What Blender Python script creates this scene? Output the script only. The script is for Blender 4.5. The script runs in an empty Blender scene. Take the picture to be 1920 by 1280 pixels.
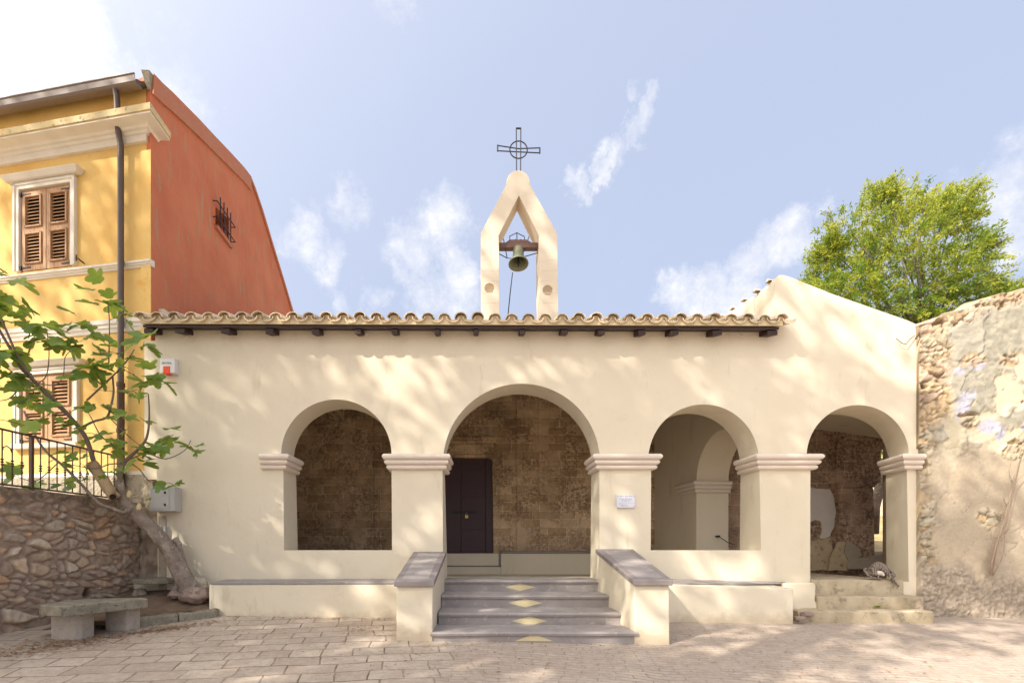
import bpy, bmesh, math, random
from mathutils import Vector, Matrix, noise
from mathutils.geometry import tessellate_polygon
random.seed(7)
S = bpy.context.scene
COL = S.collection
R = math.radians
V = Vector

# ------------------------------------------------------------------ camera
F, VX, VY, CZ = 907.0, 892.0, 1025.0, 1.08      # lens in photo pixels, vanishing point of the depth axis, eye height
cam = bpy.data.cameras.new('camera'); co = bpy.data.objects.new('camera', cam); COL.objects.link(co)
cam.sensor_width = 36; cam.lens = F / 1920 * 36
cam.shift_x = (960 - VX) / 1920; cam.shift_y = (VY - 640) / 1920
cam.clip_end = 3000
co.location = (0, 0, CZ); co.rotation_euler = (R(90), 0, 0)
S.camera = co

# ------------------------------------------------------------------ sun, sky, exposure
SD = V((1.30, 1.0, -1.25)).normalized()          # the way the light travels
SUN_EL = math.asin(-SD.z); SUN_AZ = math.atan2(-SD.x, -SD.y)
sl = bpy.data.lights.new('sun', 'SUN'); sl.energy = 3.35; sl.angle = R(0.55); sl.color = (1, .925, .82)
so = bpy.data.objects.new('sun', sl); COL.objects.link(so)
so.rotation_euler = SD.to_track_quat('-Z', 'Y').to_euler(); so.location = (-20, -20, 30)
vs = S.view_settings
S.display_settings.display_device = 'sRGB'
vs.view_transform = 'Standard'; vs.look = 'None'; vs.gamma = 1; vs.use_curve_mapping = False
vs.exposure = 1.14
W = bpy.data.worlds.new('World'); S.world = W; W.use_nodes = True
nt = W.node_tree; nt.nodes.clear()

def N(nt, t, **k):
    n = nt.nodes.new(t)
    for a, b in k.items():
        if a in n.inputs.keys() if hasattr(n, 'inputs') else False: n.inputs[a].default_value = b
        else: setattr(n, a, b)
    return n
def L(nt, a, b): nt.links.new(a, b)
def MATH(nt, op, a, b=None, c=None, clamp=False):
    n = nt.nodes.new('ShaderNodeMath'); n.operation = op; n.use_clamp = clamp
    for i, x in enumerate((a, b, c)):
        if x is None: continue
        if isinstance(x, (int, float)): n.inputs[i].default_value = x
        else: L(nt, x, n.inputs[i])
    return n.outputs[0]
def MIX(nt, f, a, b, mode='MIX'):
    n = nt.nodes.new('ShaderNodeMix'); n.data_type = 'RGBA'; n.blend_type = mode
    for s, x in ((n.inputs[0], f), (n.inputs[6], a), (n.inputs[7], b)):
        if isinstance(x, (int, float)): s.default_value = x
        elif isinstance(x, tuple): s.default_value = (*x[:3], 1)
        else: L(nt, x, s)
    return n.outputs[2]
def NOISE(nt, vec, scale, detail=4, rough=.55, dist=0.0, col=False):
    n = nt.nodes.new('ShaderNodeTexNoise'); n.inputs['Scale'].default_value = scale
    n.inputs['Detail'].default_value = detail; n.inputs['Roughness'].default_value = rough
    n.inputs['Distortion'].default_value = dist
    if vec is not None: L(nt, vec, n.inputs['Vector'])
    return n.outputs[1 if col else 0]
def RAMP(nt, f, stops, interp='LINEAR'):
    n = nt.nodes.new('ShaderNodeValToRGB'); cr = n.color_ramp; cr.interpolation = interp
    while len(cr.elements) < len(stops): cr.elements.new(.5)
    for e, (p, c) in zip(cr.elements, stops):
        e.position = p; e.color = (*c, 1) if isinstance(c, tuple) else (c, c, c, 1)
    L(nt, f, n.inputs[0]); return n.outputs[0]
def MAP(nt, vec, scale=(1, 1, 1), rot=(0, 0, 0), loc=(0, 0, 0)):
    n = nt.nodes.new('ShaderNodeMapping'); L(nt, vec, n.inputs[0])
    n.inputs['Scale'].default_value = scale; n.inputs['Rotation'].default_value = rot; n.inputs['Location'].default_value = loc
    return n.outputs[0]

sky = nt.nodes.new('ShaderNodeTexSky'); sky.sky_type = 'NISHITA'; sky.sun_disc = False
sky.sun_elevation = SUN_EL; sky.sun_rotation = SUN_AZ % (2 * math.pi); sky.altitude = 50; sky.dust_density = 1.6; sky.ozone_density = 1.2
tc = nt.nodes.new('ShaderNodeTexCoord'); dirv = tc.outputs['Generated']
skyc = MIX(nt, .74, sky.outputs[0], (5.1, 5.75, 7.55))
n1 = NOISE(nt, dirv, 13, 10, .70, .1)
n2 = NOISE(nt, dirv, 2.6, 7, .62, .1)
def vma(a, s_, b):
    n = nt.nodes.new('ShaderNodeVectorMath'); n.operation = 'MULTIPLY_ADD'; L(nt, a, n.inputs[0]); n.inputs[1].default_value = (s_,) * 3; L(nt, b, n.inputs[2]); return n.outputs[0]
wv_ = vma(NOISE(nt, dirv, 7, 6, .65, 0, True), .16, dirv)
# clouds: soft patches of the sky (direction, angular radius, density)
def dirn(px, py): return V(((px - VX) / F, 1, (VY - py) / F)).normalized() + V((.08, .08, .08))
acc = None
for px, py, rad, den in [(-120, -20, .17, 1.3), (20, 70, .09, 1.0), (130, 110, .07, .6), (330, 190, .10, .42), (430, 230, .06, .4), (380, 260, .05, .4), (650, 395, .05, .6), (590, 400, .03, .45),
                         (570, 450, .055, .75), (610, 490, .045, .6), (830, 430, .06, .85), (770, 470, .065, .8), (745, 490, .04, .7), (860, 505, .055, .95), (805, 555, .06, .85), (860, 560, .06, .8), (690, 545, .04, .55), (640, 560, .03, .5),
                         (1243, 180, .022, .8), (1225, 210, .030, .95), (1195, 240, .030, .9), (1160, 275, .028, .9), (1125, 297, .028, .9), (1110, 312, .02, .8), (1073, 345, .026, .8), (1050, 375, .02, .6), (1200, 168, .018, .7),
                         (1320, 545, .055, 1.0), (1270, 565, .045, .85), (1380, 570, .06, .9), (1480, 465, .055, 1.15), (1430, 490, .055, 1.1), (1390, 500, .045, 1.0), (1520, 480, .04, .8), (1572, 390, .02, .6),
                         (1900, 330, .06, .75), (1850, 370, .06, .8), (1930, 380, .07, .9), (1960, 260, .06, .6), (740, 20, .04, .4), (1155, 490, .018, .5),
                         (-700, 200, .25, 1.1), (-900, 700, .25, .9), (2600, 300, .2, 1.0)]:
    d = dirn(px, py)
    dp = nt.nodes.new('ShaderNodeVectorMath'); dp.operation = 'DISTANCE'; L(nt, wv_, dp.inputs[0]); dp.inputs[1].default_value = d
    m = nt.nodes.new('ShaderNodeMapRange'); m.interpolation_type = 'SMOOTHSTEP'
    L(nt, dp.outputs['Value'], m.inputs[0])
    m.inputs[1].default_value = rad * 1.35; m.inputs[2].default_value = rad * .25; m.inputs[3].default_value = 0; m.inputs[4].default_value = den
    acc = m.outputs[0] if acc is None else MATH(nt, 'MAXIMUM', acc, m.outputs[0])
cl = MATH(nt, 'MULTIPLY_ADD', n1, 2.6, -1.52)
cl = MATH(nt, 'MULTIPLY_ADD', acc, 1.0, cl)
cl = MATH(nt, 'MULTIPLY', cl, MATH(nt, 'MINIMUM', MATH(nt, 'MULTIPLY', acc, 2.0), 1.0), clamp=True)
thin = MATH(nt, 'MULTIPLY', MATH(nt, 'MULTIPLY_ADD', n2, 2.2, -1.1, clamp=True), .10)
cl = MATH(nt, 'MAXIMUM', cl, thin)
cl = MATH(nt, 'MULTIPLY', cl, .92)
cc = MIX(nt, RAMP(nt, n1, [(.35, 0.0), (.65, 1.0)]), (6.3, 6.5, 7.3), (7.9, 7.9, 8.1))
skyc = MIX(nt, cl, skyc, cc)
# haze glow added to the sky around the sun to lift the ambient light
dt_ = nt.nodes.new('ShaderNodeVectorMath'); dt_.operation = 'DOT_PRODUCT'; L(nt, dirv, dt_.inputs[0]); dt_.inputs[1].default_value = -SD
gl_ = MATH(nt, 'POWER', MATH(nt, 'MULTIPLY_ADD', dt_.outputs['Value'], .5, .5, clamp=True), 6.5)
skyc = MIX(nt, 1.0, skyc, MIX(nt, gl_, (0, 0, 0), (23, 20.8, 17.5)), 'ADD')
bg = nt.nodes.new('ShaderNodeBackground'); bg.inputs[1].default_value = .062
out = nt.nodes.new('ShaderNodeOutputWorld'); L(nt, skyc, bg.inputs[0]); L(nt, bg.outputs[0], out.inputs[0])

# ------------------------------------------------------------------ helpers
def P(px, py, Y): return V(((px - VX) / F * Y, Y, CZ + (VY - py) / F * Y))
def onplane(px, py, p0, n):
    d = V(((px - VX) / F, 1, (VY - py) / F)); o = V((0, 0, CZ))
    return o + d * ((p0 - o).dot(n) / d.dot(n))
def ground_z(x, y):
    return .085 * (max(min(y, 8.0), -6) - 5.5) - .015 * max(min(x, 9), -9)

class MB:
    def __init__(s): s.v = []; s.f = []; s.c = []; s.m = []
    def vert(s, p, c=None): s.v.append(V(p)); s.c.append(c); return len(s.v) - 1
    def face(s, *i, m=0): s.f.append(tuple(i)); s.m.append(m)
    def poly(s, pts, m=0): b = len(s.v); [s.vert(p) for p in pts]; s.face(*range(b, b + len(pts)), m=m)
    def box(s, a, b, mtx=None, c=None, m=0):
        x0, y0, z0 = a; x1, y1, z1 = b; k = len(s.v)
        for p in ((x0, y0, z0), (x1, y0, z0), (x1, y1, z0), (x0, y1, z0), (x0, y0, z1), (x1, y0, z1), (x1, y1, z1), (x0, y1, z1)):
            p = V(p); s.vert(mtx @ p if mtx else p, c)
        for q in ((0, 3, 2, 1), (4, 5, 6, 7), (0, 1, 5, 4), (1, 2, 6, 5), (2, 3, 7, 6), (3, 0, 4, 7)): s.face(*[k + i for i in q], m=m)
    def prism(s, bot, top):          # two equal loops of points
        k = len(s.v); n = len(bot)
        for p in bot: s.vert(p)
        for p in top: s.vert(p)
        s.face(*range(k + n - 1, k - 1, -1)); s.face(*range(k + n, k + 2 * n))
        for i in range(n): j = (i + 1) % n; s.face(k + i, k + j, k + n + j, k + n + i)
    def tube(s, pts, rad, n=8, wob=0.0, cap=True, c=None):
        pts = [V(p) for p in pts]; k0 = len(s.v); up = None
        if not hasattr(rad, '__len__'): rad = [rad] * len(pts)
        for i, p in enumerate(pts):
            d = (pts[min(i + 1, len(pts) - 1)] - pts[max(i - 1, 0)]).normalized()
            if up is None:
                up = d.orthogonal().normalized()
            up = (up - d * up.dot(d)).normalized(); w = d.cross(up)
            for j in range(n):
                a = 2 * math.pi * j / n; q = up * math.cos(a) + w * math.sin(a)
                r = rad[i] * (1 + (wob * noise.noise(p * 6 + q * 1.3) if wob else 0))
                s.vert(p + q * r, c)
        for i in range(len(pts) - 1):
            for j in range(n):
                a = k0 + i * n + j; b = k0 + i * n + (j + 1) % n
                s.face(a, b, b + n, a + n)
        if cap:
            s.face(*range(k0 + n - 1, k0 - 1, -1)); e = k0 + (len(pts) - 1) * n; s.face(*range(e, e + n))
    def lathe(s, prof, n=24, mtx=None, cap=True):
        k0 = len(s.v)
        for r, z in prof:
            for j in range(n):
                a = 2 * math.pi * j / n; p = V((r * math.cos(a), r * math.sin(a), z)); s.vert(mtx @ p if mtx else p)
        for i in range(len(prof) - 1):
            for j in range(n):
                a = k0 + i * n + j; b = k0 + i * n + (j + 1) % n; s.face(a, b, b + n, a + n)
        if cap: s.face(*range(k0 + n - 1, k0 - 1, -1)); e = k0 + (len(prof) - 1) * n; s.face(*range(e, e + n))
    def sweep(s, path, prof, side=1, cap=True):     # profile (out, z) along a plan path, mitred
        path = [V(p).to_2d() for p in path]; k0 = len(s.v); m = len(prof); n = len(path)
        for i, p in enumerate(path):
            ns = []
            if i > 0: d = (path[i] - path[i - 1]).normalized(); ns.append(V((d.y, -d.x)) * side)
            if i < n - 1: d = (path[i + 1] - path[i]).normalized(); ns.append(V((d.y, -d.x)) * side)
            if len(ns) == 2:
                b = (ns[0] + ns[1]).normalized(); mv = b / max(.25, b.dot(ns[0]))
            else: mv = ns[0]
            for o, z in prof: q = p + mv * o; s.vert((q.x, q.y, z))
        for i in range(n - 1):
            for j in range(m):
                a = k0 + i * m + j; b = k0 + i * m + (j + 1) % m; s.face(a, b, b + m, a + m)
        if cap: s.face(*range(k0, k0 + m)); s.face(*range(k0 + (n - 1) * m, k0 + n * m))
    def build(s, name, mat, parent=None, smooth=False, bevel=0, seg=2, ang=35, fix=True):
        me = bpy.data.meshes.new(name); me.from_pydata([tuple(v) for v in s.v], [], s.f); me.validate()
        mats = mat if isinstance(mat, (list, tuple)) else [mat]
        for m_ in mats: me.materials.append(m_)
        if len(mats) > 1 and len(me.polygons) == len(s.m): me.polygons.foreach_set('material_index', s.m)
        if any(c is not None for c in s.c):
            ca = me.color_attributes.new('Col', 'FLOAT_COLOR', 'POINT')
            ca.data.foreach_set('color', [x for c in s.c for x in ((*c[:3], 1) if c else (1, 1, 1, 1))])
        if fix:
            bm = bmesh.new(); bm.from_mesh(me); bmesh.ops.recalc_face_normals(bm, faces=bm.faces); bm.to_mesh(me); bm.free()
        if smooth: me.polygons.foreach_set('use_smooth', [True] * len(me.polygons))
        o = bpy.data.objects.new(name, me); COL.objects.link(o); o.parent = parent
        if smooth == 'auto': me.set_sharp_from_angle(angle=R(ang))
        if bevel:
            b = o.modifiers.new('bevel', 'BEVEL'); b.width = bevel; b.segments = seg; b.limit_method = 'ANGLE'; b.angle_limit = R(35)
        return o

def tag(o, label=None, cat=None, group=None, kind=None):
    if label: o['label'] = label
    if cat: o['category'] = cat
    if group: o['group'] = group
    if kind: o['kind'] = kind
    return o
def thing(name, label, cat, group=None, loc=(0, 0, 0)):
    o = bpy.data.objects.new(name, None); COL.objects.link(o); o.location = loc; o.empty_display_size = .1
    tag(o, label, cat, group); return o
def keep(o, root):                        # parent a mesh built in world coordinates to a root standing at its base
    o.parent = root; o.matrix_parent_inverse = Matrix.Translation(-root.location); return o

# ------------------------------------------------------------------ materials
def newmat(name):
    m = bpy.data.materials.new(name); m.use_nodes = True; nt = m.node_tree
    b = nt.nodes['Principled BSDF']; b.inputs['Roughness'].default_value = .85
    b.inputs['Specular IOR Level'].default_value = .3
    t = nt.nodes.new('ShaderNodeTexCoord'); return m, nt, b, t.outputs['Object']
def bump(nt, b, h, st=.3, dist=.01):
    n = nt.nodes.new('ShaderNodeBump'); n.inputs['Strength'].default_value = st; n.inputs['Distance'].default_value = dist
    L(nt, h, n.inputs['Height']); L(nt, n.outputs[0], b.inputs['Normal']); return n
def plaster(name, c1, c2, sc=1.2, bst=.25, bd=.01, fine=60, rough=.88, c3=None, c3cut=.62, str3=(1, 1, 1)):
    m, nt, b, v = newmat(name)
    f = NOISE(nt, v, sc, 6, .6)
    f = RAMP(nt, f, [(.32, 0.0), (.68, 1.0)])
    c = MIX(nt, f, c1, c2)
    if c3:
        g = NOISE(nt, MAP(nt, v, str3), sc * 2.3, 8, .7); g = RAMP(nt, g, [(c3cut, 0.0), (c3cut + .09, 1.0)]); c = MIX(nt, g, c, c3)
    gr = NOISE(nt, v, fine * 2, 3, .7); c = MIX(nt, .10, c, MIX(nt, gr, (.2, .2, .2), (1, 1, 1)), 'MULTIPLY')
    L(nt, c, b.inputs['Base Color']); b.inputs['Roughness'].default_value = rough
    h = MATH(nt, 'ADD', MATH(nt, 'MULTIPLY', NOISE(nt, v, 3.5, 3, .5), 2.2), MATH(nt, 'MULTIPLY', NOISE(nt, v, fine, 5, .6), .55))
    bump(nt, b, h, bst, bd); return m
def attrmat(name, rough=.9, fine=90, bst=.4, bd=.008, var=.35):
    m, nt, b, v = newmat(name)
    a = nt.nodes.new('ShaderNodeVertexColor'); a.layer_name = 'Col'
    g = NOISE(nt, v, 22, 6, .7); g2 = NOISE(nt, v, fine, 4, .7)
    k = MIX(nt, g, (1 - var,) * 3, (1 + var,) * 3); k2 = MIX(nt, g2, (1 - var,) * 3, (1 + var,) * 3)
    c = MIX(nt, 1.0, a.outputs[0], k, 'MULTIPLY'); c = MIX(nt, 1.0, c, k2, 'MULTIPLY')
    L(nt, c, b.inputs['Base Color']); b.inputs['Roughness'].default_value = rough
    bump(nt, b, MATH(nt, 'ADD', g2, g), bst, bd); return m
def simple(name, c, rough=.5, metal=0, spec=.4, var=.15, sc=30, bst=.1, bd=.003):
    m, nt, b, v = newmat(name)
    g = NOISE(nt, v, sc, 5, .6)
    L(nt, MIX(nt, g, tuple(x * (1 - var) for x in c), tuple(min(1, x * (1 + var)) for x in c)), b.inputs['Base Color'])
    b.inputs['Roughness'].default_value = rough; b.inputs['Metallic'].default_value = metal; b.inputs['Specular IOR Level'].default_value = spec
    bump(nt, b, g, bst, bd); return m

M = {}
M['cream'] = plaster('cream_plaster', (.70, .615, .46), (.75, .665, .51), .9, .30, .012, 45, c3=(.65, .565, .415), c3cut=.58, str3=(2, 2, .5))
def splash(m):
    nt = m.node_tree; b = nt.nodes['Principled BSDF']; v = [n for n in nt.nodes if n.type == 'TEX_COORD'][0].outputs['Object']
    src = b.inputs['Base Color'].links[0].from_socket
    sp = nt.nodes.new('ShaderNodeSeparateXYZ'); L(nt, v, sp.inputs[0])
    h = MATH(nt, 'MULTIPLY_ADD', NOISE(nt, v, 7, 6, .7), .34, -.10)
    f = MATH(nt, 'MULTIPLY', MATH(nt, 'SUBTRACT', MATH(nt, 'ADD', h, .14), sp.outputs[2]), 7.0, clamp=True)
    f = MATH(nt, 'MULTIPLY', f, .5)
    c = MIX(nt, f, src, (.40, .29, .18))
    sc = MATH(nt, 'MULTIPLY', RAMP(nt, NOISE(nt, MAP(nt, v, (.8, .8, 1.1)), 3.1, 8, .75), [(.60, 0.0), (.66, 1.0)]), .22)
    c = MIX(nt, sc, c, (.56, .46, .33))
    L(nt, c, b.inputs['Base Color'])
splash(M['cream'])
M['belltower'] = plaster('beige_belltower_plaster', (.68, .58, .44), (.72, .62, .48), 1.2, .15, .008, 45)
M['impost'] = plaster('smooth_pink_plaster', (.70, .60, .50), (.745, .645, .54), 2, .12, .006, 40, rough=.7)
M['greycoat'] = plaster('grey_slate_coat', (.285, .25, .235), (.36, .32, .30), 4.5, .35, .008, 80, rough=.75, c3=(.42, .37, .33), c3cut=.56)
M['greydark'] = plaster('grey_slate_edge', (.235, .20, .19), (.285, .245, .23), 5, .4, .008, 80, rough=.75)
M['diamond'] = plaster('pale_yellow_diamond', (.62, .52, .30), (.68, .58, .36), 8, .2, .006, 60)
M['yellow'] = plaster('yellow_plaster', (.69, .42, .125), (.77, .53, .19), 1.3, .35, .012, 40, c3=(.70, .36, .07), c3cut=.60)
M['red'] = plaster('red_plaster', (.52, .150, .068), (.60, .205, .098), 1.3, .6, .016, 30, c3=(.44, .25, .14), c3cut=.56, str3=(3, 3, .55))
M['redcope'] = plaster('red_worn_coping', (.50, .17, .09), (.46, .21, .12), 4, .5, .014, 35, c3=(.36, .28, .18), c3cut=.60)
M['white'] = plaster('white_trim', (.70, .64, .53), (.78, .72, .62), 3, .2, .008, 50, c3=(.50, .42, .30), c3cut=.66)
M['dirtytrim'] = plaster('weathered_cornice_top', (.68, .52, .26), (.55, .45, .26), 5, .4, .01, 50, c3=(.28, .24, .15), c3cut=.56)
M['cement'] = plaster('rough_cement_render', (.36, .30, .22), (.46, .39, .29), 3, 1.0, .03, 28, c3=(.25, .20, .145), c3cut=.55)
M['porchcream'] = plaster('porch_plaster', (.68, .60, .46), (.74, .66, .51), 1.0, .2, .01, 40)  # plain cream plaster of the porch floor and door threshold
M['granite'] = plaster('granite', (.21, .185, .135), (.34, .30, .225), 9, .8, .012, 70, c3=(.13, .125, .085), c3cut=.54)
M['granite_leg'] = plaster('speckled_granite', (.40, .34, .28), (.48, .42, .35), 14, .7, .01, 90, c3=(.22, .19, .15), c3cut=.58)
M['ochrestep'] = plaster('ochre_step_cement', (.36, .285, .18), (.50, .41, .28), 3.2, .6, .015, 40, c3=(.27, .22, .15), c3cut=.55)
M['soil'] = plaster('soil', (.15, .095, .06), (.24, .165, .11), 6, 1.0, .04, 25)
M['garden'] = plaster('dry_garden_ground', (.55, .42, .20), (.30, .23, .12), 2, 1.0, .04, 20)
M['stone'] = attrmat('rubble_stone', var=.36, fine=110)
M['ruin'] = attrmat('ruined_plaster_stone', var=.22, fine=80, bst=.55, bd=.012)
M['darkwood'] = simple('dark_brown_wood', (.042, .021, .017), .6, var=.4, sc=25)
M['door'] = simple('dark_purple_door_paint', (.058, .026, .032), .5, var=.3, sc=18, bst=.3)
M['iron'] = simple('black_iron', (.03, .028, .03), .5, .4, var=.4)
M['ironbrown'] = simple('brown_painted_iron', (.10, .06, .04), .5, .3, var=.3)
M['gutter'] = simple('brown_sheet_gutter', (.17, .125, .10), .45, .0, .4, var=.15, sc=5)
M['gutterdark'] = simple('brown_pipe', (.12, .09, .075), .35, .45, .5, var=.2, sc=5)
M['box'] = simple('grey_plastic_box', (.46, .45, .42), .5, var=.06, sc=8)
M['siren'] = simple('white_siren_plastic', (.72, .70, .68), .35, var=.04)
M['lamp'] = simple('orange_lens', (.80, .075, .012), .25, var=.1)
M['letters'] = simple('grey_letters', (.10, .11, .11), .6)
M['lettersgreen'] = simple('green_letters', (.25, .42, .12), .6)
M['plaque'] = simple('plexi_plaque', (.66, .66, .72), .2, var=.03)
M['plaqueink'] = simple('plaque_ink', (.36, .36, .40), .4)
M['plaquedark'] = simple('plaque_logo_ink', (.12, .09, .18), .4)
M['steel'] = simple('steel_stud', (.5, .48, .44), .3, .9)
M['bronze'] = simple('bronze_patina', (.20, .21, .13), .55, .35, var=.45, sc=14, bst=.3)
M['brass'] = simple('brass', (.45, .33, .12), .35, .8)
M['woodbeam'] = simple('old_reddish_beam', (.13, .07, .055), .7, var=.45, sc=20, bst=.4, bd=.008)
M['bark'] = plaster('fig_bark', (.20, .15, .115), (.36, .29, .23), 8, 1.0, .03, 28, c3=(.52, .46, .38), c3cut=.58)
M['darkbark'] = simple('dark_bark', (.10, .08, .055), .9, var=.3)
M['twig'] = simple('twig_bark', (.20, .15, .12), .8, var=.3, sc=20)
M['deadwood'] = plaster('dead_wood', (.40, .27, .15), (.52, .38, .23), 7, .9, .015, 30, c3=(.20, .12, .07), c3cut=.55, str3=(1, 1, .3))
M['cutwood'] = simple('cut_wood', (.62, .48, .27), .8)
M['hole'] = simple('hollow_shade', (.02, .013, .01), .95)  # near-black colour standing in for the shade inside hollows and openings
M['boulder'] = plaster('pinkish_boulder', (.26, .18, .145), (.36, .27, .22), 5, .8, .02, 35, c3=(.17, .13, .10), c3cut=.55)
M['drybranch'] = simple('dry_stem', (.33, .24, .17), .85, var=.3)

def wood_shutter():
    m, nt, b, v = newmat('worn_varnished_wood')
    g = NOISE(nt, MAP(nt, v, (14, 14, 1.2)), 4, 7, .65, .4)
    c = RAMP(nt, g, [(.28, (.20, .095, .04)), (.5, (.42, .235, .115)), (.72, (.55, .34, .185))])
    L(nt, c, b.inputs['Base Color']); b.inputs['Roughness'].default_value = .6; bump(nt, b, g, .3, .004); return m
M['shutter'] = wood_shutter()

def tile_mat():
    m, nt, b, v = newmat('weathered_clay_tile')
    a = nt.nodes.new('ShaderNodeVertexColor'); a.layer_name = 'Col'
    g = NOISE(nt, v, 9, 7, .7); h = NOISE(nt, v, 45, 5, .7)
    c = MIX(nt, RAMP(nt, g, [(.36, 0.0), (.64, 1.0)]), (.46, .36, .25), (.74, .63, .48))
    c = MIX(nt, .8, c, a.outputs[0], 'MULTIPLY')
    c = MIX(nt, RAMP(nt, h, [(.55, 0.0), (.68, 1.0)]), c, (.20, .16, .11))
    L(nt, c, b.inputs['Base Color']); bump(nt, b, h, .5, .008); return m
M['tile'] = tile_mat()
M['tileclean'] = plaster('eave_mortar', (.62, .50, .30), (.68, .56, .36), 3, .3, .01, 50)

def ashlar(name, ca, cb, cm, bw=.5, bh=.235, dark=(.10, .06, .035)):
    m, nt, b, v = newmat(name)
    sp = nt.nodes.new('ShaderNodeSeparateXYZ'); L(nt, v, sp.inputs[0])
    cb_ = nt.nodes.new('ShaderNodeCombineXYZ'); L(nt, sp.outputs[0], cb_.inputs[0]); L(nt, sp.outputs[2], cb_.inputs[1])
    vv = cb_.outputs[0]
    wn = NOISE(nt, vv, 2.2, 4, .6, 0, True)
    ad = nt.nodes.new('ShaderNodeVectorMath'); ad.operation = 'MULTIPLY_ADD'; L(nt, wn, ad.inputs[0]); ad.inputs[1].default_value = (.09, .07, 0); L(nt, vv, ad.inputs[2])
    br = nt.nodes.new('ShaderNodeTexBrick'); L(nt, ad.outputs[0], br.inputs['Vector'])
    br.inputs['Scale'].default_value = 1; br.inputs['Brick Width'].default_value = bw; br.inputs['Row Height'].default_value = bh
    br.inputs['Mortar Size'].default_value = .012; br.inputs['Mortar Smooth'].default_value = .5; br.inputs['Bias'].default_value = 0
    br.offset = .43; br.squash = .78; br.squash_frequency = 3
    br.inputs['Color1'].default_value = (*ca, 1); br.inputs['Color2'].default_value = (*cb, 1); br.inputs['Mortar'].default_value = (*cm, 1)
    g = NOISE(nt, v, 17, 9, .8); g2 = NOISE(nt, v, 1.6, 4, .6); g3 = NOISE(nt, v, 75, 4, .7)
    c = br.outputs[0]
    pm = MATH(nt, 'MULTIPLY', RAMP(nt, g, [(.49, 0.0), (.54, 1.0)]), RAMP(nt, g2, [(.38, .1), (.56, .95)]))
    c = MIX(nt, pm, c, dark)
    c = MIX(nt, MATH(nt, 'MULTIPLY', RAMP(nt, g3, [(.56, 0.0), (.66, 1.0)]), .5), c, tuple(x * 1.7 for x in ca))
    c = MIX(nt, .55, c, MIX(nt, RAMP(nt, NOISE(nt, v, 1.1, 5, .6), [(.35, 0.0), (.65, 1.0)]), (.55, .50, .46), (1.25, 1.2, 1.15)), 'MULTIPLY')
    L(nt, c, b.inputs['Base Color'])
    h = MATH(nt, 'SUBTRACT', MATH(nt, 'ADD', MATH(nt, 'MULTIPLY', g, 1.2), g3), MATH(nt, 'MULTIPLY', br.outputs[1], 1.4))
    h = MATH(nt, 'SUBTRACT', h, MATH(nt, 'MULTIPLY', pm, .8))
    bump(nt, b, h, .8, .02); return m
M['ashlar'] = ashlar('brown_ashlar_stone', (.82, .62, .40), (.54, .355, .20), (.90, .76, .57), .43, .195, dark=(.36, .235, .135))
M['ashlar_dark'] = ashlar('dark_side_ashlar', (.55, .40, .29), (.46, .32, .22), (.66, .53, .41), .45, .22, (.17, .11, .07))

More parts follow.
